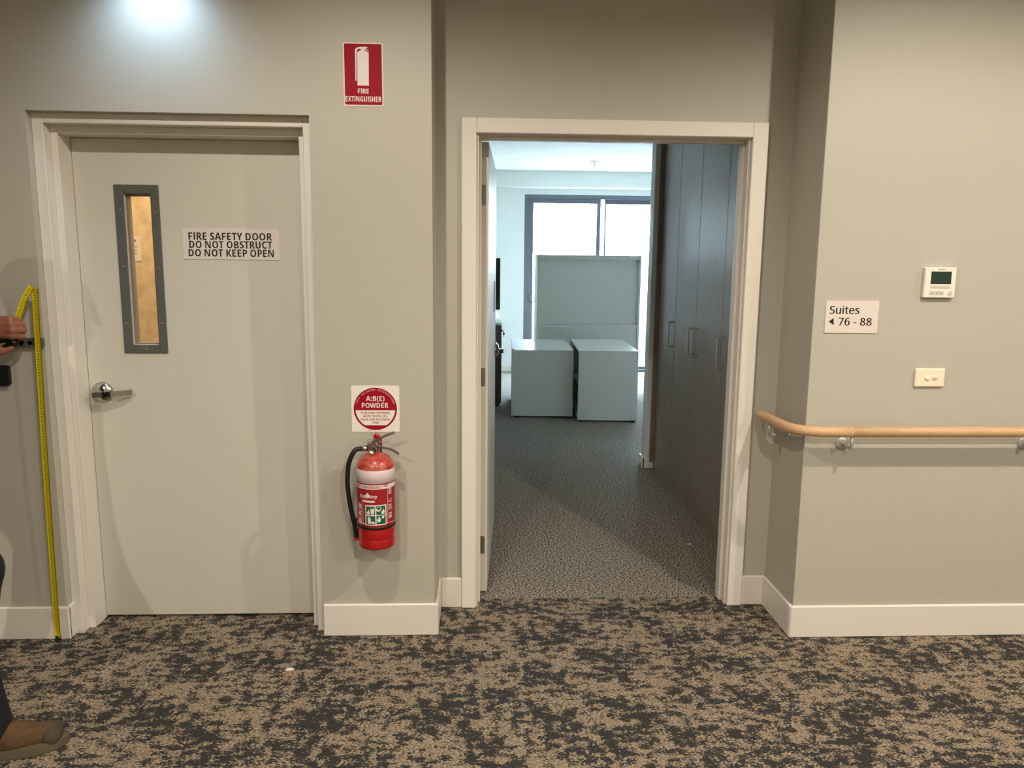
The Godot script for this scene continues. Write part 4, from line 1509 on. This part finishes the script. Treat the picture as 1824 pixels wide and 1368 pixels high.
# a low suede shoe, heel at x = -0.06, toe at x = 0.255
func shoe(o, xf: Transform3D, inv: Transform3D):
	var outline := PackedVector2Array()
	for q in [[-0.055, 0.0], [-0.048, 0.024], [-0.020, 0.035], [0.05, 0.035], [0.12, 0.045], [0.18, 0.048], [0.225, 0.036], [0.250, 0.010], [0.253, -0.010], [0.235, -0.033], [0.19, -0.048], [0.13, -0.046], [0.05, -0.036], [-0.020, -0.034], [-0.048, -0.024]]:
		outline.append(Vector2(q[0], q[1]))
	var cv := Curve2D.new()
	for i in outline.size() + 1:
		var p := outline[i % outline.size()]
		var t := (outline[(i + 1) % outline.size()] - outline[(i - 1 + outline.size()) % outline.size()]) * 0.16
		cv.add_point(p, -t, t)
	cv.bake_interval = 0.008
	var ol := cv.get_baked_points()
	ol.remove_at(ol.size() - 1)
	var s = nst()
	var lay := [[0.0, 0.985], [0.004, 1.0], [0.028, 1.0], [0.033, 0.98]]
	var c := Vector2(0.10, 0.0)
	for k in lay.size() - 1:
		for i in ol.size():
			var a := ol[i]
			var b := ol[(i + 1) % ol.size()]
			var q := []
			for e in [[a, lay[k]], [b, lay[k]], [b, lay[k + 1]], [a, lay[k + 1]]]:
				var p: Vector2 = c + (e[0] - c) * e[1][1]
				q.append(inv * (xf * Vector3(p.x, e[1][0] + 0.001, p.y)))
			var m := (a + b) / 2.0 - c
			quad(s, q[0], q[1], q[2], q[3], xf.basis * Vector3(m.x, 0, m.y))
	for e in [[0.0, -1.0], [0.033, 1.0]]:
		for i in ol.size():
			tri(s, inv * (xf * Vector3(c.x, e[0] + 0.001, c.y)), inv * (xf * Vector3(c.x + (ol[i].x - c.x) * 0.98, e[0] + 0.001, c.y + (ol[i].y - c.y) * 0.98)), inv * (xf * Vector3(c.x + (ol[(i + 1) % ol.size()].x - c.x) * 0.98, e[0] + 0.001, c.y + (ol[(i + 1) % ol.size()].y - c.y) * 0.98)), Vector3(0, e[1], 0))
	var up := [[Vector3(-0.015, 0.050, 0), Vector3(-0.005, 0.090, 0), 0.036, 0.036], [Vector3(-0.01, 0.050, 0), Vector3(0.11, 0.050, 0), 0.035, 0.040], [Vector3(0.03, 0.088, 0), Vector3(0.13, 0.064, 0), 0.036, 0.032], [Vector3(0.11, 0.048, 0), Vector3(0.195, 0.044, 0), 0.041, 0.036]]
	for b in up:
		b[0] = inv * (xf * b[0])
		b[1] = inv * (xf * b[1])
	var s2 = nst(true)
	net(s2, up, 0.006, 0.02)
	var sh = obj("shoe", s2, "suede", o)
	obj("sole", s, "shoe_sole", sh)
	s = nst(true)
	net(s, [[inv * (xf * Vector3(0.206, 0.039, 0.012)), inv * (xf * Vector3(0.206, 0.039, -0.014)), 0.0335, 0.0335]], 0.005, 0.012)
	obj("toe_cap", s, "shoe_toe", sh)

func scraps():
	var s = nst()
	prism(s, PackedVector2Array([Vector2(-0.016, -0.006), Vector2(0.004, -0.010), Vector2(0.018, 0.002), Vector2(0.006, 0.011), Vector2(-0.010, 0.009)]), 0.0, 0.002, Transform3D(Basis(Vector3.RIGHT, -PI / 2), Vector3(-0.708, 0.0005, 0.272)))
	tag(obj("paper_scrap", s, "paper"), "tiny white scrap on the patterned corridor carpet before the fire door", "scrap")
	s = nst()
	prism(s, PackedVector2Array([Vector2(-0.013, -0.006), Vector2(0.012, -0.004), Vector2(0.014, 0.007), Vector2(-0.009, 0.008)]), 0.0, 0.002, Transform3D(Basis(Vector3.RIGHT, -PI / 2), Vector3(1.168, -0.0015, -1.011)))
	tag(obj("paper_scrap", s, "paper"), "tiny white scrap on the plain grey carpet just inside the suite", "scrap")
